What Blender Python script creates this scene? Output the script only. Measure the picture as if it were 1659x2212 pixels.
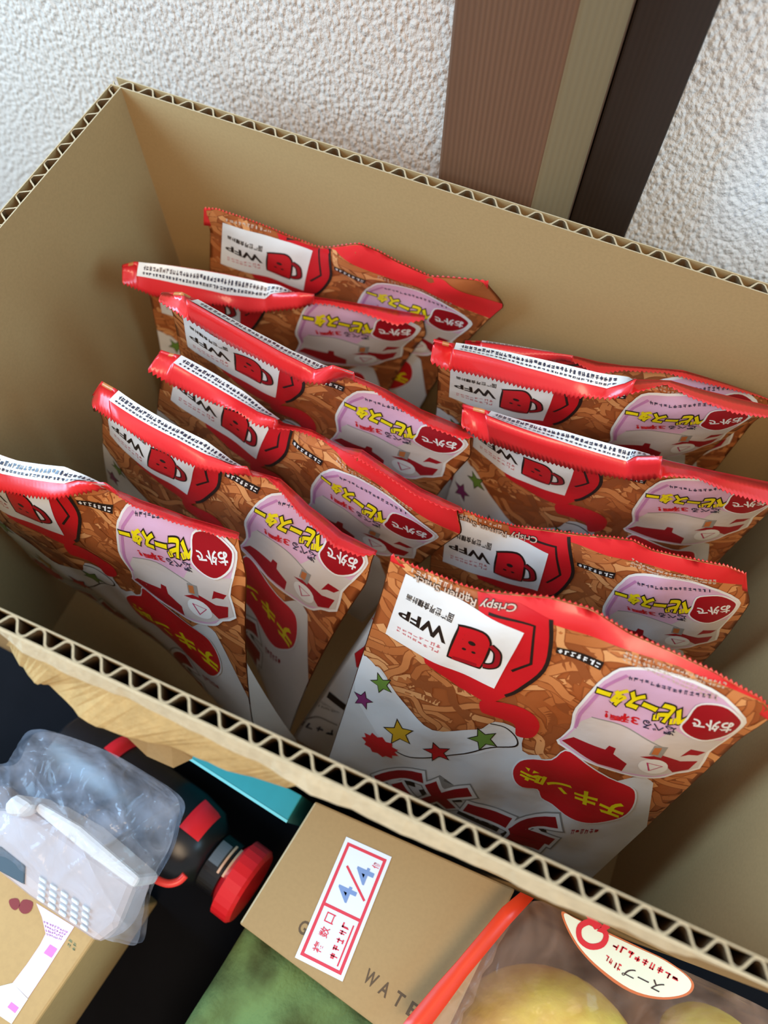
import bpy, bmesh, math, random, json
import numpy as np
from mathutils import Matrix, Vector

# ------------------------------------------------------------------ camera, world, lights
scene = bpy.context.scene
for o in list(bpy.data.objects):
    bpy.data.objects.remove(o, do_unlink=True)
COL = scene.collection
FLOOR = 397.0                       # mm from the camera down to the floor
def W3(p):                          # millimetres around the camera -> metres above the floor
    p = np.asarray(p, float)
    return (p + np.array([0, 0, FLOOR])) / 1000.0

RC = [[0.918166, 0.396087, 0.009318], [0.364676, -0.835693, -0.410643], [-0.154864, 0.380437, -0.911748]]
FPX = 1603.54
cam_data = bpy.data.cameras.new('camera')
cam = bpy.data.objects.new('camera', cam_data); COL.objects.link(cam)
cam_data.sensor_fit = 'HORIZONTAL'; cam_data.sensor_width = 36.0
cam_data.lens = 36.0 * FPX / 1659.0
cam_data.clip_start = 0.005; cam_data.clip_end = 50
cam_data.dof.use_dof = True; cam_data.dof.focus_distance = 0.262; cam_data.dof.aperture_fstop = 11.0
r, d, f = (Vector(v) for v in RC)
m4 = Matrix.Identity(4)
for i in range(3):
    m4[i][0] = r[i]; m4[i][1] = -d[i]; m4[i][2] = -f[i]
m4[2][3] = FLOOR / 1000.0
cam.matrix_world = m4
scene.camera = cam

scene.view_settings.view_transform = 'Standard'
scene.view_settings.look = 'None'
scene.view_settings.gamma = 1.0
scene.view_settings.use_curve_mapping = False
scene.view_settings.exposure = 0.22

world = bpy.data.worlds.new('room_light'); scene.world = world; world.use_nodes = True
bg = world.node_tree.nodes['Background']
bg.inputs['Color'].default_value = (0.96, 0.98, 1.0, 1); bg.inputs['Strength'].default_value = 0.46

def area(name, loc, target, size, energy, color, size_y=None):
    l = bpy.data.lights.new(name, 'AREA'); l.energy = energy; l.color = color; l.size = size
    if size_y: l.shape = 'RECTANGLE'; l.size_y = size_y
    o = bpy.data.objects.new(name, l); COL.objects.link(o)
    o.location = loc
    o.rotation_euler = (Vector(target) - Vector(loc)).to_track_quat('-Z', 'Y').to_euler()
    return o
area('window_daylight', (-0.58, -0.02, 0.42), (-0.22, 0.22, 0.18), 0.34, 5.4, (0.43, 0.73, 1.04), 0.4)
area('side_window_daylight', (0.80, 0.08, 0.56), (0.2, 0.26, 0.18), 0.4, 4.6, (0.40, 0.74, 1.0), 0.5)
area('ceiling_lamp', (0.2, -0.75, 1.35), (0, 0.1, 0.2), 0.6, 10.6, (1.0, 0.72, 0.46))

# ------------------------------------------------------------------ materials
def lin(c):
    return tuple((x / 255 / 12.92) if x / 255 <= 0.04045 else ((x / 255 + 0.055) / 1.055) ** 2.4 for x in c) + (1.0,)
MATS = {}
def mat(name, rgb=(200, 200, 200), rough=0.6, spec=0.4, coat=0.0, metal=0.0, vary=0.0, vscale=200.0, bump=0.0, bscale=600.0, vcol=None, emit=None):
    if name in MATS: return MATS[name]
    m = bpy.data.materials.new(name); m.use_nodes = True
    nt = m.node_tree; b = nt.nodes['Principled BSDF']
    b.inputs['Base Color'].default_value = lin(rgb)
    b.inputs['Roughness'].default_value = rough
    b.inputs['Specular IOR Level'].default_value = spec
    b.inputs['Coat Weight'].default_value = coat
    b.inputs['Coat Roughness'].default_value = 0.18
    b.inputs['Metallic'].default_value = metal
    tc = nt.nodes.new('ShaderNodeTexCoord')
    n = nt.nodes.new('ShaderNodeTexNoise'); n.inputs['Scale'].default_value = vscale; n.inputs['Detail'].default_value = 5
    nt.links.new(tc.outputs['Object'], n.inputs['Vector'])
    mx = nt.nodes.new('ShaderNodeMix'); mx.data_type = 'RGBA'
    a = lin(rgb); c2 = lin(vcol) if vcol else tuple(x * (1 - vary) for x in a[:3]) + (1,)
    mx.inputs[6].default_value = a; mx.inputs[7].default_value = c2
    rp = nt.nodes.new('ShaderNodeMapRange'); rp.inputs[1].default_value = 0.38; rp.inputs[2].default_value = 0.66
    rp.inputs[4].default_value = 1.0 if (vary or vcol) else 0.0
    nt.links.new(n.outputs['Fac'], rp.inputs[0]); nt.links.new(rp.outputs[0], mx.inputs[0])
    nt.links.new(mx.outputs[2], b.inputs['Base Color'])
    if bump:
        n2 = nt.nodes.new('ShaderNodeTexNoise'); n2.inputs['Scale'].default_value = bscale; n2.inputs['Detail'].default_value = 3
        nt.links.new(tc.outputs['Object'], n2.inputs['Vector'])
        bp = nt.nodes.new('ShaderNodeBump'); bp.inputs['Strength'].default_value = bump; bp.inputs['Distance'].default_value = 0.001
        nt.links.new(n2.outputs['Fac'], bp.inputs['Height']); nt.links.new(bp.outputs['Normal'], b.inputs['Normal'])
    MATS[name] = m
    return m

def print_mat(name, rgb, rough=0.34, coat=0.25, vary=0.04, bump=0.25):
    return mat(name, rgb, rough, 0.5, coat, vary=vary, vscale=60, bump=bump, bscale=160)
print_mat('print_red', (206, 22, 34)); print_mat('print_dark_red', (160, 14, 30)); print_mat('seal_red', (226, 40, 44), rough=0.32, coat=0.5, bump=0.12)
print_mat('print_white', (238, 238, 236)); print_mat('print_black', (34, 24, 22)); print_mat('print_yellow', (246, 226, 20))
print_mat('print_pink', (222, 178, 206)); print_mat('print_lilac', (196, 130, 178)); print_mat('print_pack', (212, 202, 196)); print_mat('print_navy', (44, 44, 66))
print_mat('print_green', (112, 150, 62)); print_mat('print_purple', (140, 50, 110)); print_mat('print_gold', (224, 176, 40)); print_mat('print_grey', (150, 146, 140))
print_mat('print_pale_red', (206, 110, 116)); print_mat('noodle_ground', (170, 92, 46)); print_mat('noodle_light', (226, 160, 102)); print_mat('noodle_mid', (208, 132, 76)); print_mat('noodle_dark', (152, 82, 42)); print_mat('noodle_brown', (190, 112, 60))
print_mat('print_cream', (206, 180, 160)); print_mat('print_magenta', (196, 60, 110)); print_mat('film_white', (226, 224, 220))
mat('kraft', (170, 140, 96), 0.85, 0.15, vary=0.07, vscale=900, bump=0.05, bscale=2500)
mat('fluting', (104, 82, 58), 0.95, 0.05, vary=0.15, vscale=500)  # walls coloured darker to stand in for shade inside the flute holes
mat('kraft_edge', (192, 174, 142), 0.9, 0.1, vary=0.12, vscale=900)
mat('kraft_pale', (222, 206, 172), 0.9, 0.1, vary=0.12, vscale=300, bump=0.2, bscale=900)
mat('kraft_torn', (200, 168, 114), 0.9, 0.1, vary=0.16, vscale=220, bump=0.3, bscale=700)
mat('kraft_box', (190, 156, 104), 0.6, 0.3, vary=0.06, vscale=500)
mat('gold_card', (168, 141, 98), 0.42, 0.4, metal=0.15, vary=0.05, vscale=700)
mat('sticker_white', (226, 236, 250), 0.5, 0.3); mat('sticker_red', (216, 60, 80), 0.5); mat('pen_blue', (120, 150, 200), 0.6); mat('text_brown', (92, 74, 54), 0.6)
mat('teal_card', (40, 150, 164), 0.35, 0.5, vary=0.05); mat('teal_highlight', (120, 214, 224), 0.3, 0.6)
mat('black_plastic', (22, 24, 30), 0.3, 0.5, vary=0.2, vscale=80); mat('red_plastic', (235, 36, 48), 0.32, 0.5); mat('coral_plastic', (250, 70, 62), 0.3, 0.5); mat('grey_plastic', (96, 112, 126), 0.4, 0.5)
mat('gold_ring', (250, 210, 180), 0.25, 0.6, metal=0.5); mat('white_plastic', (232, 230, 228), 0.4, 0.5); mat('beige_plastic', (196, 184, 182), 0.45, 0.5); mat('screen_grey', (78, 96, 108), 0.2, 0.6); mat('key_white', (240, 246, 248), 0.4)
mat('label_lilac', (236, 216, 240), 0.5, 0.3); mat('label_ink', (176, 110, 180), 0.6); mat('label_white', (236, 242, 248), 0.5); mat('label_pink', (214, 130, 200), 0.6); mat('stain_red', (134, 56, 58), 0.7); mat('ink_green', (128, 140, 104), 0.7)
mat('green_cloth', (114, 142, 88), 0.9, 0.1, vcol=(68, 72, 42), vscale=46, bump=0.5, bscale=700)
mat('floor_black', (16, 17, 22), 0.85, 0.1, vary=0.3, vscale=30)
mat('orange_seal', (236, 64, 30), 0.35, 0.5, vary=0.1, vscale=60); mat('noodle_cake', (244, 222, 92), 0.5, 0.4, vcol=(214, 164, 56), vscale=42, bump=0.3, bscale=300)
mat('oval_cream', (232, 232, 206), 0.45, 0.4); mat('oval_orange', (206, 108, 58), 0.45); mat('oval_text', (66, 46, 40), 0.6); mat('oval_red', (214, 36, 48), 0.5)

def clear_film(name, rgb, fac, rough=0.2, bump=0.6, bscale=70, edge=0.35):
    m = bpy.data.materials.new(name); m.use_nodes = True; nt = m.node_tree
    b = nt.nodes['Principled BSDF']; out = nt.nodes['Material Output']
    b.inputs['Base Color'].default_value = lin(rgb); b.inputs['Roughness'].default_value = rough; b.inputs['Specular IOR Level'].default_value = 0.9
    tr = nt.nodes.new('ShaderNodeBsdfTransparent'); mix = nt.nodes.new('ShaderNodeMixShader')
    tc = nt.nodes.new('ShaderNodeTexCoord'); n = nt.nodes.new('ShaderNodeTexNoise'); n.inputs['Scale'].default_value = bscale; n.inputs['Detail'].default_value = 3; n.inputs['Distortion'].default_value = 1.2
    nt.links.new(tc.outputs['Object'], n.inputs['Vector'])
    mr = nt.nodes.new('ShaderNodeMapRange'); mr.inputs[1].default_value = 0.35; mr.inputs[2].default_value = 0.75; mr.inputs[3].default_value = fac; mr.inputs[4].default_value = fac + edge
    nt.links.new(n.outputs['Fac'], mr.inputs[0]); nt.links.new(mr.outputs[0], mix.inputs[0])
    bp = nt.nodes.new('ShaderNodeBump'); bp.inputs['Strength'].default_value = bump; bp.inputs['Distance'].default_value = 0.003
    nt.links.new(n.outputs['Fac'], bp.inputs['Height']); nt.links.new(bp.outputs['Normal'], b.inputs['Normal'])
    nt.links.new(tr.outputs[0], mix.inputs[1]); nt.links.new(b.outputs[0], mix.inputs[2]); nt.links.new(mix.outputs[0], out.inputs['Surface'])
    MATS[name] = m
clear_film('clear_bag', (206, 216, 236), 0.10, 0.1, 0.7, 60, 0.26)
clear_film('noodle_bag_film', (232, 184, 154), 0.10, 0.18, 0.5, 45, 0.20)

def wall_mat(name, rgb):
    m = bpy.data.materials.new(name); m.use_nodes = True; nt = m.node_tree; b = nt.nodes['Principled BSDF']
    b.inputs['Base Color'].default_value = lin(rgb); b.inputs['Roughness'].default_value = 0.7; b.inputs['Specular IOR Level'].default_value = 0.3
    tc = nt.nodes.new('ShaderNodeTexCoord'); mp = nt.nodes.new('ShaderNodeMapping'); mp.inputs['Scale'].default_value = (1.5, 1.5, 1.15)
    nt.links.new(tc.outputs['Object'], mp.inputs['Vector'])
    n1 = nt.nodes.new('ShaderNodeTexVoronoi'); n1.feature = 'SMOOTH_F1'; n1.inputs['Scale'].default_value = 330; n1.inputs['Smoothness'].default_value = 0.6
    n2 = nt.nodes.new('ShaderNodeTexNoise'); n2.inputs['Scale'].default_value = 420; n2.inputs['Detail'].default_value = 3
    nt.links.new(mp.outputs[0], n1.inputs['Vector']); nt.links.new(mp.outputs[0], n2.inputs['Vector'])
    mx = nt.nodes.new('ShaderNodeMath'); mx.operation = 'SUBTRACT'; nt.links.new(n2.outputs['Fac'], mx.inputs[0]); nt.links.new(n1.outputs['Distance'], mx.inputs[1])
    bp = nt.nodes.new('ShaderNodeBump'); bp.inputs['Strength'].default_value = 0.8; bp.inputs['Distance'].default_value = 0.0011
    nt.links.new(mx.outputs[0], bp.inputs['Height']); nt.links.new(bp.outputs['Normal'], b.inputs['Normal'])
    MATS[name] = m
wall_mat('wallpaper_warm_lit', (208, 192, 177)); wall_mat('wallpaper_cool_lit', (234, 238, 240))  # dimmer warm and brighter cool light is put into the two wall colours
def wood(name, c1, c2, rough=0.55, scale=150):
    m = bpy.data.materials.new(name); m.use_nodes = True; nt = m.node_tree; b = nt.nodes['Principled BSDF']; b.inputs['Roughness'].default_value = rough
    tc = nt.nodes.new('ShaderNodeTexCoord'); mp = nt.nodes.new('ShaderNodeMapping'); mp.inputs['Scale'].default_value = (1, 1, 0.03)
    nt.links.new(tc.outputs['Object'], mp.inputs['Vector'])
    w = nt.nodes.new('ShaderNodeTexWave'); w.bands_direction = 'X'; w.inputs['Scale'].default_value = scale; w.inputs['Distortion'].default_value = 2.6; w.inputs['Detail'].default_value = 3; w.inputs['Detail Scale'].default_value = 0.6
    n = nt.nodes.new('ShaderNodeTexNoise'); n.inputs['Scale'].default_value = 60; n.inputs['Detail'].default_value = 4
    nt.links.new(mp.outputs[0], w.inputs['Vector']); nt.links.new(mp.outputs[0], n.inputs['Vector'])
    a = nt.nodes.new('ShaderNodeMath'); a.operation = 'MULTIPLY'; nt.links.new(w.outputs['Fac'], a.inputs[0]); nt.links.new(n.outputs['Fac'], a.inputs[1])
    cr = nt.nodes.new('ShaderNodeValToRGB'); cr.color_ramp.elements[0].color = lin(c1); cr.color_ramp.elements[1].color = lin(c2); cr.color_ramp.elements[0].position = 0.05; cr.color_ramp.elements[1].position = 0.55
    nt.links.new(a.outputs[0], cr.inputs[0]); nt.links.new(cr.outputs[0], b.inputs['Base Color'])
    bp = nt.nodes.new('ShaderNodeBump'); bp.inputs['Strength'].default_value = 0.15; bp.inputs['Distance'].default_value = 0.0005
    nt.links.new(a.outputs[0], bp.inputs['Height']); nt.links.new(bp.outputs['Normal'], b.inputs['Normal'])
    MATS[name] = m
wood('wood_red', (98, 66, 44), (110, 75, 51), 0.55, 175); wood('wood_tan', (124, 105, 76), (128, 109, 79), 0.5, 160); wood('wood_dark', (42, 30, 21), (48, 34, 25), 0.6, 160)

# ------------------------------------------------------------------ mesh helpers
def link(name, verts, faces, mats, fmats=None, parent=None, smooth=False):
    me = bpy.data.meshes.new(name); me.from_pydata([tuple(v) for v in verts], [], [tuple(f) for f in faces])
    for k in mats: me.materials.append(MATS[k])
    if fmats is not None: me.polygons.foreach_set('material_index', list(fmats))
    if smooth: me.polygons.foreach_set('use_smooth', [True] * len(me.polygons))
    me.update()
    o = bpy.data.objects.new(name, me); COL.objects.link(o)
    if parent is not None: o.parent = parent; o.matrix_parent_inverse = parent.matrix_world.inverted()
    return o
def empty(name, loc):
    o = bpy.data.objects.new(name, None); COL.objects.link(o); o.location = loc; o.empty_display_size = 0.01
    bpy.context.view_layer.update()
    return o
def tag(o, label, cat, group=None):
    o['label'] = label; o['category'] = cat
    if group: o['group'] = group
    return o
class MB:
    def __init__(s): s.v = []; s.f = []; s.m = []; s.names = []
    def mi(s, k):
        if k not in s.names: s.names.append(k)
        return s.names.index(k)
    def add(s, verts, faces, k):
        b = len(s.v); s.v += [tuple(x) for x in verts]; s.f += [tuple(i + b for i in f) for f in faces]; s.m += [s.mi(k)] * len(faces)
    def hexa(s, bottom, top, k, kt=None):                # two quads, same winding
        b = len(s.v); s.v += [tuple(p) for p in bottom] + [tuple(p) for p in top]; n = len(bottom)
        s.f.append(tuple(b + i for i in reversed(range(n)))); s.m.append(s.mi(k))
        s.f.append(tuple(b + n + i for i in range(n))); s.m.append(s.mi(kt or k))
        for i in range(n):
            j = (i + 1) % n; s.f.append((b + i, b + j, b + n + j, b + n + i)); s.m.append(s.mi(k))
    def box(s, x0, x1, y0, y1, z0, z1, k):
        q = [(x0, y0), (x1, y0), (x1, y1), (x0, y1)]
        s.hexa([W3((a, b, z0)) for a, b in q], [W3((a, b, z1)) for a, b in q], k)
    def build(s, name, parent=None, smooth=False, bevel=0):
        o = link(name, s.v, s.f, s.names, s.m, parent, smooth)
        if bevel:
            md = o.modifiers.new('bevel', 'BEVEL'); md.width = bevel; md.segments = 2; md.limit_method = 'ANGLE'
        return o

# glyphs: text outlines as flat meshes in a unit box
_G = {}
def glyph(text, offset=0.0):
    key = (text, offset)
    if key in _G: return _G[key]
    def make(off):
        c = bpy.data.curves.new('t', 'FONT'); c.body = text; c.offset = off; c.resolution_u = 3; c.fill_mode = 'FRONT'
        o = bpy.data.objects.new('t', c); COL.objects.link(o)
        me = bpy.data.meshes.new_from_object(o.evaluated_get(bpy.context.evaluated_depsgraph_get()))
        v = np.array([x.co[:2] for x in me.vertices]); f = [tuple(p.vertices) for p in me.polygons]
        bpy.data.objects.remove(o); bpy.data.curves.remove(c); bpy.data.meshes.remove(me)
        return v, f
    v0, f0 = make(0.0); lo, hi = v0.min(0), v0.max(0)
    v, f = (v0, f0) if offset == 0 else make(offset)
    _G[key] = ((v - lo) / (hi - lo), f)
    return _G[key]
def quad_map(v, q):                       # q: base start, base end, top start, top end
    q = np.array(q, float); x = v[:, :1]; y = v[:, 1:2]
    return (1 - x) * (1 - y) * q[0] + x * (1 - y) * q[1] + (1 - x) * y * q[2] + x * y * q[3]
def marks(rng, q, n, rows, th=0.2, bars=3):               # tiny unreadable print: clusters of short bars in a quad
    vs, fs = [], []
    for r_ in range(rows):
        for i in range(n):
            x0 = (i + 0.12) / n; x1 = (i + 0.86) / n; y0 = (r_ + 0.14) / rows; y1 = (r_ + 0.84) / rows
            for _ in range(bars):
                if rng.random() < 0.5:
                    a = rng.uniform(y0, y1 - (y1 - y0) * th); bx = (rng.uniform(x0, x0 + (x1 - x0) * .3), x1, a, a + (y1 - y0) * th)
                else:
                    a = rng.uniform(x0, x1 - (x1 - x0) * th); bx = (a, a + (x1 - x0) * th, rng.uniform(y0, y0 + (y1 - y0) * .3), y1)
                b = len(vs); vs += [(bx[0], bx[2]), (bx[1], bx[2]), (bx[1], bx[3]), (bx[0], bx[3])]; fs.append((b, b + 1, b + 2, b + 3))
    return quad_map(np.array(vs), q), fs
def ribbon(pts, w):                       # a line of constant width in the plane
    p = np.array(pts, float); t = np.gradient(p, axis=0); t /= np.linalg.norm(t, axis=1)[:, None] + 1e-9
    n = np.stack([-t[:, 1], t[:, 0]], 1) * w / 2
    k = len(p); v = np.concatenate([p + n, p - n]); f = [(i, i + 1, k + i + 1, k + i) for i in range(k - 1)]
    return v, f
def smooth_poly(pts, closed=True, sub=4):  # Catmull-Rom
    p = np.array(pts, float); n = len(p); out = []
    for i in range(n if closed else n - 1):
        g = lambda j: p[j % n] if closed else p[min(max(j, 0), n - 1)]
        a, b, c, e = g(i - 1), g(i), g(i + 1), g(i + 2)
        for k in range(sub):
            t = k / sub; out.append(0.5 * (2 * b + (c - a) * t + (2 * a - 5 * b + 4 * c - e) * t * t + (3 * b - a - 3 * c + e) * t ** 3))
    if not closed: out.append(p[-1])
    return np.array(out)
def star(c, r1, rot, r2=0.45, n=5, sq=1.0):
    return np.array([(c[0] + (r1 if i % 2 == 0 else r1 * r2) * math.cos(rot + i * math.pi / n), c[1] + sq * (r1 if i % 2 == 0 else r1 * r2) * math.sin(rot + i * math.pi / n)) for i in range(2 * n)])
def grow(pts, dd):
    p = np.array(pts, float); c = p.mean(0); e = p - c; return c + e * (1 + dd / (np.linalg.norm(e, axis=1)[:, None] + 1e-9))

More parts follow.
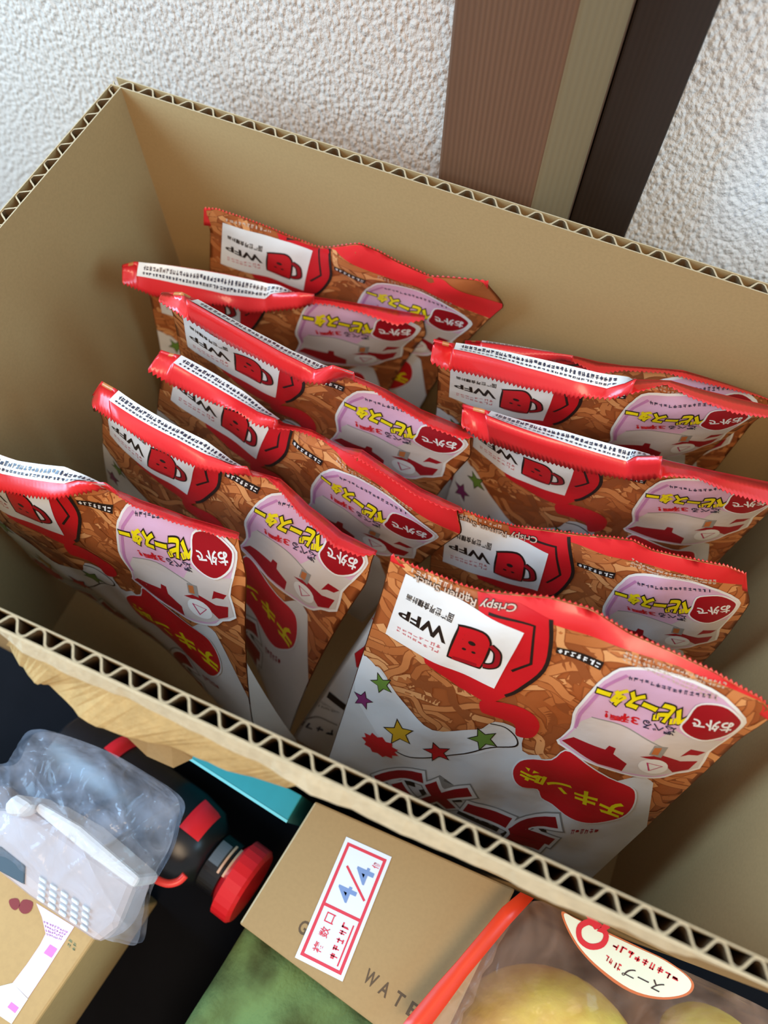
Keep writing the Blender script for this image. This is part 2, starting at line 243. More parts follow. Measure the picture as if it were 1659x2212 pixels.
# ------------------------------------------------------------------ packet artwork (millimetres on the bag: s to the right, t down from the seal)
DATA = json.loads('''{"art":{"red_panel":[[-31.53,2.62],[-24.95,1.44],[-18.49,-0.91],[-8.32,-1.51],[-5.02,6.93],[-2.94,18.15],[-6.28,32.83],[-9.43,39.0],[-12.54,44.5],[-24.01,44.64],[-37.94,39.72],[-39.17,36.93],[-35.38,27.89],[-24.9,14.0]],"red_line":[[-8.32,-1.51],[-5.02,6.93],[-2.94,18.15],[-6.28,32.83],[-9.28,38.12]],"red_line2":[[-25.78,6.29],[-11.71,3.22],[-7.23,18.48],[-11.25,26.28]],"mug":[[-32.18,15.94],[-25.07,13.46],[-21.75,15.81],[-20.8,20.53],[-20.66,29.52],[-22.36,31.1],[-30.86,31.07],[-32.12,29.12],[-32.29,17.66]],"handle":[[-21.02,17.97],[-18.17,20.06],[-17.03,23.39],[-16.86,26.43],[-18.43,28.27],[-20.4,28.97]],"hole":[[-20.6,21.76],[-19.36,22.26],[-19.48,25.13],[-20.81,25.72],[-21.19,23.9]],"dots":[[-26.55,20.78],[-28.09,24.91],[-24.85,24.74]],"mugband":[[-30.49,30.81],[-22.19,30.26]],"wfp":[[-35.91,20.08],[-51.99,21.77],[-34.61,25.97],[-52.04,25.13]],"un":[[-35.19,13.08],[-51.45,14.35],[-35.11,16.91],[-51.46,16.89]],"redrows":[[-35.0,26.93],[-51.54,29.88],[-34.93,31.79],[-51.15,32.39]],"panel":[[16.34,4.67],[20.84,1.76],[26.59,0.0],[36.0,-0.69],[46.37,1.37],[54.55,5.97],[56.04,10.12],[55.31,17.9],[54.25,26.31],[56.22,35.98],[51.3,41.36],[49.41,44.94],[46.85,47.29],[43.12,49.27],[37.38,51.15],[28.84,51.23],[14.73,49.63],[14.38,46.35],[15.28,40.38],[13.9,34.75],[12.65,28.41],[13.59,13.88],[14.66,9.44]],"pack":[[17.59,29.35],[26.76,27.7],[37.83,28.51],[40.8,20.31],[45.86,21.79],[55.46,18.18],[54.25,26.31],[56.22,35.98],[51.3,41.36],[46.53,46.63],[37.08,50.48],[28.55,50.56],[14.96,48.99],[15.89,40.74],[15.89,33.99]],"bar":[[14.56,47.98],[17.17,43.85],[27.6,41.87],[27.77,39.09],[30.01,38.94],[30.63,42.39],[36.31,44.66],[36.93,50.14],[28.55,50.56]],"ribbon":[[37.67,37.65],[42.94,33.54],[49.73,34.63],[54.33,32.32],[54.09,37.91],[50.52,41.61],[46.92,38.91],[41.93,37.05]],"ribbon2":[[48.51,32.19],[49.43,27.08],[53.95,26.57],[52.77,29.32],[50.19,30.28]],"circ":[[43.59,40.97],[46.61,38.29],[46.22,46.45]],"arc":[[15.28,38.68],[13.91,33.09],[13.33,27.87],[14.28,14.47],[15.46,10.3],[18.08,4.81]],"arc2":[[17.59,29.35],[26.76,27.7],[38.11,29.11],[43.0,30.04]],"yellow":[[41.2,10.62],[14.12,13.11],[41.19,16.81],[15.3,17.82]],"sel":[[40.83,19.08],[19.81,23.6],[41.64,22.85],[21.2,27.29]],"oval":[[44.35,4.4],[48.89,3.78],[53.99,6.42],[55.17,9.29],[54.39,14.65],[50.77,19.7],[47.36,20.53],[43.8,19.44],[41.62,17.25],[41.57,13.39],[41.15,6.91]],"ovaltxt":[[53.16,7.86],[42.18,12.12],[54.37,13.08],[44.46,15.73]],"white_a":[[11.01,5.01],[-2.57,7.3],[11.2,8.39],[-2.16,9.45]],"white_b":[[44.5,-4.3],[14.46,-2.21],[45.01,-1.88],[15.08,0.05]],"white_c":[[44.14,0.21],[18.95,4.88],[44.95,2.47],[19.61,7.24]],"crispy":[[-19.13,-3.79],[-51.64,-0.93],[-18.81,-0.7],[-51.33,1.79]],"bbrow":[[-32.91,3.5],[-53.38,3.62],[-32.61,5.75],[-53.21,5.9]],"badge":[[6.62,74.74],[6.95,68.48],[10.14,63.37],[15.5,59.1],[17.49,51.79],[23.46,52.18],[35.17,56.97],[43.12,57.49],[46.4,60.41],[48.71,67.49],[48.34,75.39],[43.35,84.9],[38.3,87.73],[31.84,87.36],[25.81,85.45],[21.19,84.4],[17.93,79.96],[12.75,81.58],[9.11,79.68]],"badgetxt":[[46.68,67.36],[8.93,69.7],[48.33,77.61],[9.3,76.41]],"badgerow":[[45.8,88.15],[37.04,93.64],[46.84,92.97],[37.99,98.6]],"logo":[[32.34,95.35],[-34.33,109.24],[33.34,113.4],[-35.98,125.48]],"green1":[[-49.5,62.13]],"green2":[[-8.2,66.06]],"ystar":[[-36.78,84.29]],"rstar":[[-20.61,85.76]],"pstar":[[-54.27,77.5]],"burst":[[-50.99,96.2],[-42.6,90.57],[-36.66,93.25],[-33.75,99.26],[-38.99,104.46],[-46.93,103.23]],"white":[[-56.17,58.76],[-52.89,54.7],[-50.0,55.94],[-46.04,61.56],[-40.45,73.46],[-33.09,78.93],[-20.16,75.04],[-12.14,63.68],[-7.65,52.81],[1.23,52.72],[5.97,61.63],[13.82,62.47],[22.6,64.44],[32.82,65.08],[41.9,52.75],[48.43,50.59]],"swoosh":[[2.94,60.24],[1.17,65.29],[-6.08,71.01],[-12.85,80.99],[-20.34,90.36],[-29.07,96.96],[-34.68,95.86]],"scarf":[[-7.77,54.52],[-3.8,53.82],[0.96,56.7],[2.94,60.24]]},"pack":{"L1":{"q":[-1.0329,2.0004,-2.3921,0.5887,0.2618,0.0916,0.6061,-0.236,0.5845,0.3008,-0.3928,0.0124,-0.029,0.0781,-0.1525,0.0233,-0.5899,1.2091,-0.8681,0.5565,-0.2175],"T":[[-63.2,2.2],[-57.3,1.0],[-54.1,1.8],[-40.3,3.6],[-23.6,5.6],[-12.4,5.1],[-7.2,1.6],[3.7,-12.6],[11.3,-13.6],[18.9,-12.1],[32.8,-12.3],[48.3,-30.3]],"Z":[[-62.8,13.5,-4.5],[-54.5,13.1,-4.5],[-36.7,8.2,-4.5],[-25.5,9.9,-4.5],[-14.0,13.7,-4.5],[-5.3,10.8,-4.5],[9.1,1.0,-4.5],[19.6,3.2,-4.5],[33.7,-1.8,-4.5],[44.1,-7.7,-4.5],[53.9,-12.8,-4.5]],"up":1},"L2":{"q":[-1.2778,1.8143,-2.4928,0.492,0.2613,0.2483,1.357,-0.703,0.5965,0.2054,-0.4667,0.0558,0.0235,0.0108,-0.2423,0.052,-0.5783,0.4362,-0.6532,0.1802,0.2358],"T":[[-71.0,2.8],[-64.7,0.7],[-59.1,1.6],[-37.5,3.1],[-14.7,3.4],[1.6,3.7],[7.1,6.2],[14.6,5.9],[18.2,5.1],[38.4,0.1],[55.0,-2.8]],"Z":[[-68.4,3.0,4.3],[-54.2,12.9,4.3],[-34.3,15.5,4.3],[-18.3,13.3,4.3],[-9.6,16.4,4.3],[0.9,10.0,4.3],[10.6,3.9,3.9],[16.9,3.5,-0.5],[22.7,2.2,-1.2],[33.8,-0.8,0.7],[45.7,-3.6,4.0],[54.3,-4.6,-1.7]],"up":0,"W":[[-63.1,3.9],[-42.1,8.4],[-19.9,11.0],[-2.8,8.4],[-0.7,3.5],[9.3,-3.1],[15.7,-5.0]]},"L3":{"q":[-0.8418,1.3849,-2.2563,0.4457,0.2071,-0.0472,0.464,-0.1859,0.4389,0.6961,-0.3701,-0.0815,0.179,0.1576,0.0212,0.0624,-0.4855,-1.1711,-1.3833,-0.3508,-0.3538],"T":[[-61.9,0.4],[-53.1,-10.7],[-49.6,-10.0],[-31.5,-3.5],[-11.7,1.4],[1.3,2.2],[12.4,-0.6],[24.0,-1.3],[37.8,1.4],[53.5,-1.5],[55.5,0.0]],"Z":[[-59.2,-6.6,1.0],[-46.7,-12.1,4.3],[-31.6,-2.9,4.3],[-14.7,-0.0,4.3],[-3.4,3.8,4.3],[4.4,-3.0,4.3],[10.7,-3.6,-1.4],[18.6,-4.2,-1.7],[30.1,-4.4,1.2],[43.2,-4.5,3.0],[52.4,-5.5,1.9],[55.4,-2.6,-2.5]],"up":0,"W":[[-48.0,-21.1],[-28.0,-11.3],[-14.2,-5.6],[-0.2,-2.6],[5.0,-14.6],[12.8,-16.3]]},"L4":{"q":[-0.817,1.16,-2.396,0.3439,0.2117,-0.2041,0.4244,0.0652,0.4562,1.0429,-0.4869,-0.1491,0.1251,0.0974,0.0362,0.0292,-0.6078,0.1562,-0.1898,0.6018,-0.2094],"T":[[-61.2,8.3],[-58.2,7.2],[-54.9,5.3],[-43.9,5.0],[-29.1,5.1],[-17.5,7.7],[-9.8,8.0],[1.3,-1.0],[13.9,-4.4],[20.4,-11.9],[32.1,-12.5],[42.4,-13.7],[53.5,-18.6]],"Z":[[-60.3,10.9,4.3],[-52.5,12.7,4.3],[-38.0,9.5,4.3],[-25.6,3.8,4.3],[-17.1,4.6,4.3],[-11.1,3.7,1.9],[-3.3,0.7,-1.8],[7.6,-5.2,-2.2],[18.7,-12.6,0.0],[30.6,-16.2,0.3],[42.0,-17.5,0.7],[49.8,-20.9,0.3],[53.6,-21.9,-1.8]],"up":0,"W":[[-54.4,4.5],[-47.8,5.0],[-33.7,4.7],[-19.4,3.4],[-11.2,-1.2]]},"L5":{"q":[-0.9677,0.9145,-2.3337,0.2642,0.2184,-0.1687,0.6873,0.7751,0.8519,0.3333,0.0339,0.1032,0.3285,0.3418,0.0937,0.1295,-1.3271,-2.3758,-0.0438,-1.2085,-1.689],"T":[[-65.0,18.4],[-61.9,3.4],[-55.3,0.3],[-30.4,-1.4],[-15.0,-2.2],[-3.7,2.9],[1.7,3.6],[15.3,-2.1],[29.0,3.7],[43.7,5.2],[56.4,0.9]],"Z":[[-58.8,9.0,2.9],[-44.3,2.9,4.3],[-27.8,4.6,4.3],[-11.1,2.0,4.3],[0.1,-1.2,2.1],[11.5,-2.6,-2.6],[19.3,-3.7,0.9],[28.2,-0.7,3.2],[44.2,1.9,4.3],[52.4,-0.9,3.1],[56.6,-0.9,-1.9]],"up":0,"W":[[-54.0,1.0],[-23.0,-2.1],[-11.3,-1.8],[-1.0,-4.0],[3.8,-8.3]]},"L6":{"q":[-1.367,0.5909,-2.2568,0.2418,0.0419,0.0081,0.3123,1.0739,0.3948,0.6653,0.3256,-0.0534,0.6791,0.3212,0.0831,0.252,-0.8553,-2.1033,0.6254,-0.9549,-1.2958],"T":[[-56.5,6.5],[-34.3,0.2],[-26.8,0.1],[-7.8,-4.9],[5.3,-0.2],[20.1,2.4],[37.7,3.0],[56.4,0.3]],"Z":[[-53.9,18.5,4.3],[-29.3,8.1,4.3],[-16.2,4.7,4.3],[-6.6,1.4,4.3],[6.7,-4.0,0.8],[9.2,-1.5,-3.0],[20.9,-1.1,0.7],[35.5,-0.2,1.2],[52.1,-1.5,0.8],[58.4,-2.3,-0.6]],"up":0,"W":[[-40.9,2.7],[-30.3,3.7],[-4.9,-2.3],[0.3,-6.1],[11.6,-9.0]]},"R1":{"q":[0.1911,1.9238,-2.41,0.4,0.0079,0.1566,-0.0,0.0016,-0.0,-0.0023,-0.0,0.0,0.0297,-0.0,-0.0446,-0.0,0.0,-0.2202,-0.0,0.3303,-0.0],"T":[[-61.2,2.5],[-55.4,1.7],[-30.3,2.1],[-16.4,1.7],[-7.5,2.4],[1.9,1.9],[23.6,-1.7],[55.1,2.6],[62.8,4.5]],"Z":[[-60.2,1.0,0.4],[-51.5,0.2,3.2],[-37.3,0.8,4.3],[-31.7,0.4,2.3],[-21.8,0.4,-0.9],[-16.1,0.2,-0.4],[-7.9,0.6,2.9],[1.9,0.4,-1.3],[17.3,-2.1,-1.9],[29.9,-2.4,-0.3],[54.5,1.2,-0.9],[62.2,2.9,-1.1]],"up":0,"W":[[-54.7,-3.3],[-30.4,-3.7],[-18.7,-4.4]]},"R2":{"q":[0.1263,1.6837,-2.194,0.5215,0.0367,0.1887,0.1165,-0.2832,-0.2186,-0.3421,-0.1612,0.0255,0.0797,0.0789,0.1613,-0.1011,0.5049,0.1599,-0.5751,0.3403,1.3662],"T":[[-60.9,-11.2],[-54.7,-8.0],[-27.7,-3.1],[-0.9,0.4],[12.9,-0.1],[23.2,-4.2],[34.6,-2.3],[58.1,-0.6],[62.0,0.1]],"Z":[[-60.2,-11.0,4.3],[-55.3,-5.4,4.3],[-25.6,3.5,4.3],[-6.5,4.2,4.3],[5.3,0.6,4.3],[13.0,-5.0,2.3],[20.9,-6.2,-2.0],[29.9,-7.3,1.7],[43.9,-7.6,4.0],[54.3,-6.5,2.5],[59.4,-5.6,1.6]],"up":0,"W":[[-53.0,-12.6],[-26.8,-3.7],[-8.0,0.6],[3.5,1.7],[8.4,-4.2],[11.0,-9.8]]},"R3":{"q":[0.2978,1.4741,-2.2869,0.419,-0.0313,0.0755,-0.1673,-0.0658,-0.631,-0.0783,-0.3012,-0.1236,0.151,0.328,0.1568,-0.011,1.6575,-0.8777,-1.686,-0.3143,0.8883],"T":[[-58.8,0.8],[-50.4,-4.7],[-19.8,-10.5],[2.0,-8.7],[16.8,-5.1],[49.5,-1.7],[59.0,-1.1]],"Z":[[-56.3,-0.5,4.3],[-49.8,5.4,4.3],[-30.5,2.3,4.3],[-12.3,1.0,4.3],[8.2,-2.9,4.3],[17.0,-11.9,3.6],[25.7,-10.0,1.9],[36.9,-7.1,4.3],[50.2,-2.9,4.3],[59.2,-2.3,4.3]],"up":0,"W":[[-47.0,-14.9],[-21.5,-12.2],[2.8,-8.1],[4.8,-15.0],[12.5,-20.8]]},"R4":{"q":[0.325,1.15,-2.4859,0.3702,-0.0764,0.0491,-0.0134,0.1585,-0.3687,-0.117,0.214,0.0393,-0.0653,-0.0328,0.0076,0.009,-0.3795,0.2808,1.1154,0.5741,-0.7675],"T":[[-51.5,2.4],[-39.9,4.4],[-28.1,3.8],[-17.0,0.2],[-5.3,-3.2],[6.4,-7.5],[13.2,-9.6],[20.6,-7.5],[34.2,-8.8],[45.8,-9.6],[53.2,-7.6]],"Z":[[-51.3,8.2,-4.5],[-37.6,6.4,-4.5],[-31.4,7.9,-4.5],[-19.7,8.0,-4.5],[-9.8,9.3,-4.5],[-3.5,5.6,-4.5],[9.5,1.1,-4.5],[20.5,-0.5,-4.5],[30.9,-0.1,-4.5],[44.9,-0.3,-4.5],[56.8,1.4,-4.5]],"up":1},"R5":{"q":[0.3178,0.7578,-2.1722,-0.0017,0.0328,-0.0129,-0.0309,-0.1098,-0.0441,-0.0142,-0.0094,0.0152,0.0039,-0.0045,-0.0042,0.0304,-0.1133,0.1193,-0.0378,0.1466,-0.1177],"T":[[-60.7,3.0],[-53.3,3.8],[-36.4,3.4],[-29.5,2.1],[-22.5,-1.2],[-10.9,-6.8],[0.7,-9.1],[14.4,-6.2],[26.6,-6.2],[39.1,-5.5],[55.9,-2.6],[61.9,2.0]],"Z":[[-60.2,5.5,-4.5],[-52.5,6.2,-4.5],[-38.4,6.7,-4.5],[-24.7,5.5,-4.5],[-16.2,4.4,-4.5],[-6.3,2.9,-4.5],[4.8,0.6,-4.5],[15.5,1.8,-4.5],[28.7,-2.0,-4.5],[43.2,-2.2,-4.5],[59.5,3.8,-4.5],[63.3,4.6,-4.5]],"up":1},"M":{"O":[30.63,72.71,-260.81],"B":[[0.9772,-0.2121,-0.0024],[-0.0888,-0.4193,0.9033],[-0.1926,-0.8827,-0.4285]],"T":[[-60,0],[60,0]],"Z":[[-60,7,-4.5],[60,7,-4.5]],"up":1}},"back":{"burst":[[-57.6,48.4],[-56.1,41.6],[-56.2,37.8],[-53.3,37.5],[-51.5,33.7],[-50.3,40.2],[-51.5,44.7],[-50.3,52.2],[-54.2,54.2],[-55.9,51.3]],"rect":[[-57.7,80.9],[-48.2,80.3],[-47.6,84.4],[-57.3,85.4]],"spot":[[-61.7,24.1]],"txt":[[-63.4,121.8],[-44.4,106.2],[-62.0,113.9],[-46.3,99.0]],"line":[[-61.4,115.8],[-58.2,106.9],[-54.5,100.1],[-46.6,95.9]],"fine":[[-58.4,96.3],[-46.6,86.9],[-58.2,89.7],[-55.8,89.3]]},"strip":{"up":[[-133.4,8.9,-200.2],[-127.5,8.9,-200.2],[-121.8,8.9,-200.2],[-116.1,8.9,-200.2],[-113.2,8.9,-200.2],[-110.0,8.9,-200.2],[-107.0,8.9,-200.2],[-103.3,8.9,-200.2],[-99.5,8.9,-200.2],[-95.7,8.9,-200.2],[-92.6,8.9,-200.2],[-89.6,8.9,-200.2],[-86.6,8.9,-200.2],[-82.6,8.9,-200.2],[-78.5,8.9,-200.2],[-74.6,8.9,-200.2],[-68.4,8.9,-200.2],[-62.4,8.9,-200.2],[-56.4,8.9,-200.2],[-51.8,8.9,-200.2],[-47.1,8.9,-200.2],[-42.4,8.9,-200.2],[-39.1,8.9,-200.2],[-35.8,8.9,-200.2],[-32.4,8.9,-200.2],[-28.1,8.9,-200.2],[-24.1,8.9,-200.2],[-20.0,8.9,-200.2],[-16.4,8.9,-200.2],[-12.7,8.9,-200.2],[-9.1,8.9,-200.2],[-4.5,8.9,-200.2],[-0.1,8.9,-200.2],[4.4,8.9,-200.2],[7.6,8.9,-200.2],[10.9,8.9,-200.2],[14.1,8.9,-200.2],[16.2,8.9,-200.2],[18.3,8.9,-200.2],[20.4,8.9,-200.2],[23.6,8.9,-200.2],[26.7,8.9,-200.2],[29.8,8.9,-200.2],[32.4,8.9,-200.2],[35.2,8.9,-200.2],[37.7,8.9,-200.2],[40.0,8.9,-200.2],[42.1,8.9,-200.2],[44.3,8.9,-200.2],[48.5,8.9,-200.2],[52.7,8.9,-200.2],[56.8,8.9,-200.2],[58.4,8.9,-200.2],[60.0,8.9,-200.2],[61.6,8.9,-200.2],[64.8,8.9,-200.2],[67.9,8.9,-200.2],[71.0,8.9,-200.2],[73.3,8.9,-200.2],[75.7,8.9,-200.2],[78.0,8.9,-200.2],[83.6,8.9,-200.2],[89.1,8.9,-200.2],[94.5,8.9,-200.2],[97.4,8.9,-200.2],[100.2,8.9,-200.2],[103.1,8.9,-200.2]],"lo":[[-138.7,6.9,-208.0],[-132.6,7.3,-208.0],[-126.7,8.0,-208.0],[-120.7,8.5,-208.0],[-117.7,7.9,-208.0],[-114.4,7.0,-208.0],[-111.3,6.3,-208.0],[-107.4,6.3,-208.0],[-103.5,6.4,-208.0],[-99.6,6.2,-208.0],[-96.3,6.1,-208.0],[-93.2,6.3,-208.0],[-90.1,6.3,-208.0],[-85.9,6.6,-208.0],[-81.6,6.7,-208.0],[-77.6,7.2,-208.0],[-71.1,6.8,-208.0],[-64.9,6.7,-208.0],[-58.6,6.4,-208.0],[-53.9,6.5,-208.0],[-48.9,6.3,-208.0],[-44.1,6.2,-208.0],[-40.6,6.3,-208.0],[-37.2,6.4,-208.0],[-33.7,6.3,-208.0],[-29.3,5.6,-208.0],[-25.1,5.2,-208.0],[-20.8,4.6,-208.0],[-17.1,5.0,-208.0],[-13.2,5.2,-208.0],[-9.5,5.8,-208.0],[-4.7,5.5,-208.0],[-0.1,5.5,-208.0],[4.6,5.3,-208.0],[7.9,5.6,-208.0],[11.3,5.6,-208.0],[14.6,5.7,-208.0],[16.8,5.9,-208.0],[19.0,6.0,-208.0],[21.2,6.0,-208.0],[24.6,6.0,-208.0],[27.7,6.3,-208.0],[31.0,6.4,-208.0],[33.7,6.3,-208.0],[36.6,5.9,-208.0],[39.2,5.9,-208.0],[41.6,5.8,-208.0],[43.8,5.9,-208.0],[46.1,5.8,-208.0],[50.4,6.3,-208.0],[54.8,6.4,-208.0],[59.1,6.7,-208.0],[60.7,6.9,-208.0],[62.4,7.2,-208.0],[64.1,7.3,-208.0],[67.4,7.0,-208.0],[70.6,7.0,-208.0],[73.9,6.9,-208.0],[76.3,7.4,-208.0],[78.7,7.7,-208.0],[81.1,8.4,-208.0],[86.9,8.7,-208.0],[92.6,9.2,-208.0],[98.3,9.5,-208.0],[101.3,9.7,-208.0],[104.3,9.7,-208.0],[107.2,9.9,-208.0]],"up2":[[-116.6,7.4,-207.6],[-115.5,7.2,-207.6],[-114.5,7.1,-207.6],[-113.4,6.9,-207.6],[-112.4,6.8,-207.6],[-111.3,6.6,-207.6],[-108.9,6.6,-207.6],[-106.5,6.5,-207.6],[-104.2,6.5,-207.6],[-101.8,6.4,-207.6],[-99.5,6.4,-207.6],[-97.6,6.4,-207.6],[-95.7,6.4,-207.6],[-93.8,6.5,-207.6],[-91.9,6.5,-207.6],[-90.1,6.5,-207.6],[-87.5,6.7,-207.6],[-85.0,6.8,-207.6],[-82.5,7.0,-207.6],[-80.0,7.1,-207.6],[-77.5,7.3,-207.6],[-73.7,7.1,-207.6],[-69.9,7.0,-207.6],[-66.1,6.9,-207.6],[-62.4,6.7,-207.6],[-58.6,6.6,-207.6],[-55.7,6.6,-207.6],[-52.8,6.6,-207.6],[-49.9,6.5,-207.6],[-47.1,6.5,-207.6],[-44.2,6.5,-207.6],[-42.1,6.5,-207.6],[-40.0,6.5,-207.6],[-37.9,6.5,-207.6],[-35.8,6.5,-207.6],[-33.7,6.5,-207.6],[-32.0,6.2,-207.6],[-30.3,6.0,-207.6],[-28.6,5.7,-207.6],[-26.9,5.5,-207.6],[-25.3,5.2,-207.6]],"lo2":[[-123.1,6.7,-219.0],[-121.6,6.6,-219.0],[-120.2,5.6,-219.0],[-119.0,4.9,-219.0],[-117.8,4.2,-219.0],[-115.9,3.1,-219.0],[-114.6,3.1,-219.0],[-113.3,2.4,-219.0],[-112.0,1.7,-219.0],[-110.3,1.1,-219.0],[-108.9,0.5,-219.0],[-107.9,0.5,-219.0],[-107.2,1.1,-219.0],[-106.3,1.2,-219.0],[-105.2,1.7,-219.0],[-104.5,1.7,-219.0],[-101.4,0.8,-219.0],[-97.8,-0.2,-219.0],[-94.6,-1.2,-219.0],[-91.9,-2.5,-219.0],[-88.6,-2.9,-219.0],[-85.8,-3.0,-219.0],[-83.7,-2.5,-219.0],[-81.2,-2.4,-219.0],[-78.6,-2.2,-219.0],[-76.4,-2.0,-219.0],[-73.4,-1.2,-219.0],[-70.0,-0.8,-219.0],[-67.1,-0.0,-219.0],[-64.1,0.8,-219.0],[-60.6,1.0,-219.0],[-58.0,1.0,-219.0],[-54.8,1.0,-219.0],[-52.0,1.3,-219.0],[-48.4,1.2,-219.0],[-46.0,1.3,-219.0],[-42.2,2.0,-219.0],[-38.7,2.7,-219.0],[-35.5,3.1,-219.0],[-31.9,3.5,-219.0],[-28.7,3.9,-219.0]],"up3":[[-78.0,-1.6,-221.0],[-71.5,0.3,-221.0],[-64.6,1.5,-221.0],[-57.3,1.9,-221.0]],"lo3":[[-79.1,-2.3,-232.0],[-72.5,-4.4,-232.0],[-63.7,-4.2,-232.0],[-59.9,0.2,-232.0]]},"gold":{"a":[-14.1,-36.4],"b":[39.9,-45.5]},"sticker":[[-12.3,-1.5],[7.0,-1.1],[6.7,-46.5],[-12.8,-46.5]],"loop":[[-83.1,-45.6,-339.0],[-79.3,-46.9,-339.0],[-73.0,-46.5,-339.0],[-69.1,-44.0,-339.0],[-67.6,-40.8,-339.0]],"label":{"lilac":[[-114.4,-71.5],[-105.4,-72.0],[-96.3,-72.5],[-97.9,-88.9],[-99.2,-99.3],[-107.3,-97.5],[-105.9,-90.3],[-105.0,-83.1],[-105.1,-78.9],[-109.6,-74.7]],"white":[[-107.3,-97.5],[-99.1,-99.5],[-100.1,-108.5],[-108.8,-107.9],[-112.5,-101.3]],"sq1":[[-101.5,-81.2],[-98.1,-81.4],[-98.5,-84.8],[-102.1,-84.6]],"sq2":[[-104.2,-102.7],[-100.5,-103.1],[-100.8,-105.2],[-104.6,-104.7]],"txt":[[-108.7,-75.2],[-97.3,-74.6],[-104.3,-79.4],[-98.4,-78.6]],"stain1":[[-124.8,-74.7],[-122.1,-73.0],[-119.9,-74.7],[-120.6,-76.8],[-123.0,-76.5]],"stain2":[[-119.8,-72.5],[-115.9,-71.7],[-114.9,-74.8],[-117.0,-76.6],[-119.8,-75.6]],"green":[[-95.9,-79.2],[-91.3,-79.8],[-96.2,-76.3],[-91.8,-77.0]]},"device":{"case":[[-142.2,-46.5],[-124.6,-40.3],[-76.1,-45.9],[-74.5,-61.4],[-78.5,-68.8],[-110.2,-65.9],[-130.6,-62.7]],"edge":[[-123.6,-36.5],[-104.3,-37.3],[-74.8,-43.5],[-75.1,-47.8],[-99.8,-44.3],[-123.4,-39.9]],"screen":[[-131.9,-56.5],[-128.9,-55.7],[-116.8,-57.6],[-113.5,-62.9],[-126.5,-62.7]],"knob":[[-133.9,-41.6],[-131.7,-36.7],[-123.1,-37.4],[-124.9,-42.9],[-131.0,-45.1]],"keys":[[[-109.9,-58.2],[-106.8,-58.5],[-106.2,-59.6],[-109.3,-59.4]],[[-108.9,-60.1],[-105.8,-60.4],[-105.2,-61.5],[-108.3,-61.3]],[[-107.9,-62.0],[-104.9,-62.2],[-104.3,-63.4],[-107.3,-63.1]],[[-107.0,-63.9],[-103.9,-64.1],[-103.3,-65.2],[-106.4,-65.0]],[[-104.9,-58.6],[-101.8,-58.9],[-101.3,-60.0],[-104.3,-59.8]],[[-104.0,-60.5],[-100.9,-60.8],[-100.3,-61.9],[-103.4,-61.7]],[[-103.0,-62.4],[-100.0,-62.6],[-99.4,-63.8],[-102.4,-63.5]],[[-102.1,-64.2],[-99.0,-64.5],[-98.4,-65.6],[-101.5,-65.4]],[[-100.0,-59.0],[-96.9,-59.3],[-96.3,-60.5],[-99.4,-60.2]],[[-99.0,-60.9],[-96.0,-61.2],[-95.4,-62.3],[-98.4,-62.1]],[[-98.1,-62.8],[-95.1,-63.0],[-94.5,-64.2],[-97.5,-63.9]],[[-97.2,-64.6],[-94.1,-64.9],[-93.6,-66.0],[-96.6,-65.8]],[[-95.1,-59.4],[-92.0,-59.7],[-91.5,-60.9],[-94.5,-60.6]],[[-94.1,-61.3],[-91.1,-61.6],[-90.5,-62.7],[-93.6,-62.5]],[[-93.2,-63.2],[-90.2,-63.4],[-89.6,-64.6],[-92.6,-64.3]],[[-92.3,-65.0],[-89.3,-65.3],[-88.7,-66.4],[-91.7,-66.2]],[[-90.2,-59.9],[-87.2,-60.1],[-86.6,-61.3],[-89.6,-61.0]],[[-89.3,-61.7],[-86.3,-62.0],[-85.7,-63.1],[-88.7,-62.9]],[[-88.4,-63.6],[-85.4,-63.8],[-84.8,-65.0],[-87.8,-64.7]],[[-87.5,-65.4],[-84.5,-65.7],[-84.0,-66.8],[-86.9,-66.6]]]},"bag":[[-143.2,-15.6],[-118.7,-11.0],[-95.6,-11.8],[-76.7,-14.7],[-73.1,-23.3],[-71.0,-33.0],[-71.5,-46.8],[-68.1,-55.6],[-65.9,-63.2],[-73.3,-65.6],[-79.5,-66.1],[-96.3,-63.8],[-123.3,-58.8],[-143.9,-55.6],[-153.6,-36.8],[-144.3,-29.2]],"nbag":{"outline":[[62,6.5],[48,-22],[36,-52],[40,-92],[62,-100],[110,-102],[160,-98],[188,-80],[190,-30],[182,2],[150,6.5],[110,6.5],[80,6.5]],"seam":[[[55.3,8.5],[50.6,-0.4],[45.9,-12.1],[41.3,-23.6],[37.1,-33.1],[31.8,-45.8],[29.4,-52.7]],[[60.4,9.6],[54.9,-4.8],[51.2,-14.3],[46.6,-25.9],[43.0,-36.8],[40.5,-43.8],[38.2,-48.9]]],"oval":[[69.9,6.5],[74.9,6.5],[84.5,6.5],[95.9,6.5],[106.3,6.5],[115.2,4.7],[116.7,1.8],[113.7,-1.6],[106.7,-5.0],[97.7,-6.4],[86.8,-4.6],[78.7,-1.6],[72.9,2.6]],"cakes":[[92,-42,37,30,0.1,"larger yellow noodle cake under the oval label in the food bag"],[151,-15,16,15,0,"second yellow noodle cake, at the right bottom corner of the food bag"]],"ring":[[79.9,7.9],[85.2,6.4],[85.1,2.7],[81.3,0.3],[77.4,1.2],[76.3,4.8]],"tails":[[[77.1,8.9],[80.1,9.9],[83.3,7.5],[81.3,5.9]],[[82.1,5.8],[84.2,9.8],[86.2,8.7],[84.1,6.0]]],"soup":[[108.3,-0.4],[94.4,-0.3],[107.2,-4.0],[93.7,-3.5]],"soup2":[[93.6,-0.3],[87.3,0.7],[93.0,-3.8],[86.8,-1.7]],"redrow":[[112.9,4.4],[88.7,5.7],[112.2,0.9],[88.0,2.4]]}}''')
A = DATA['art']
ART = []            # (part, material, layer, verts, faces)
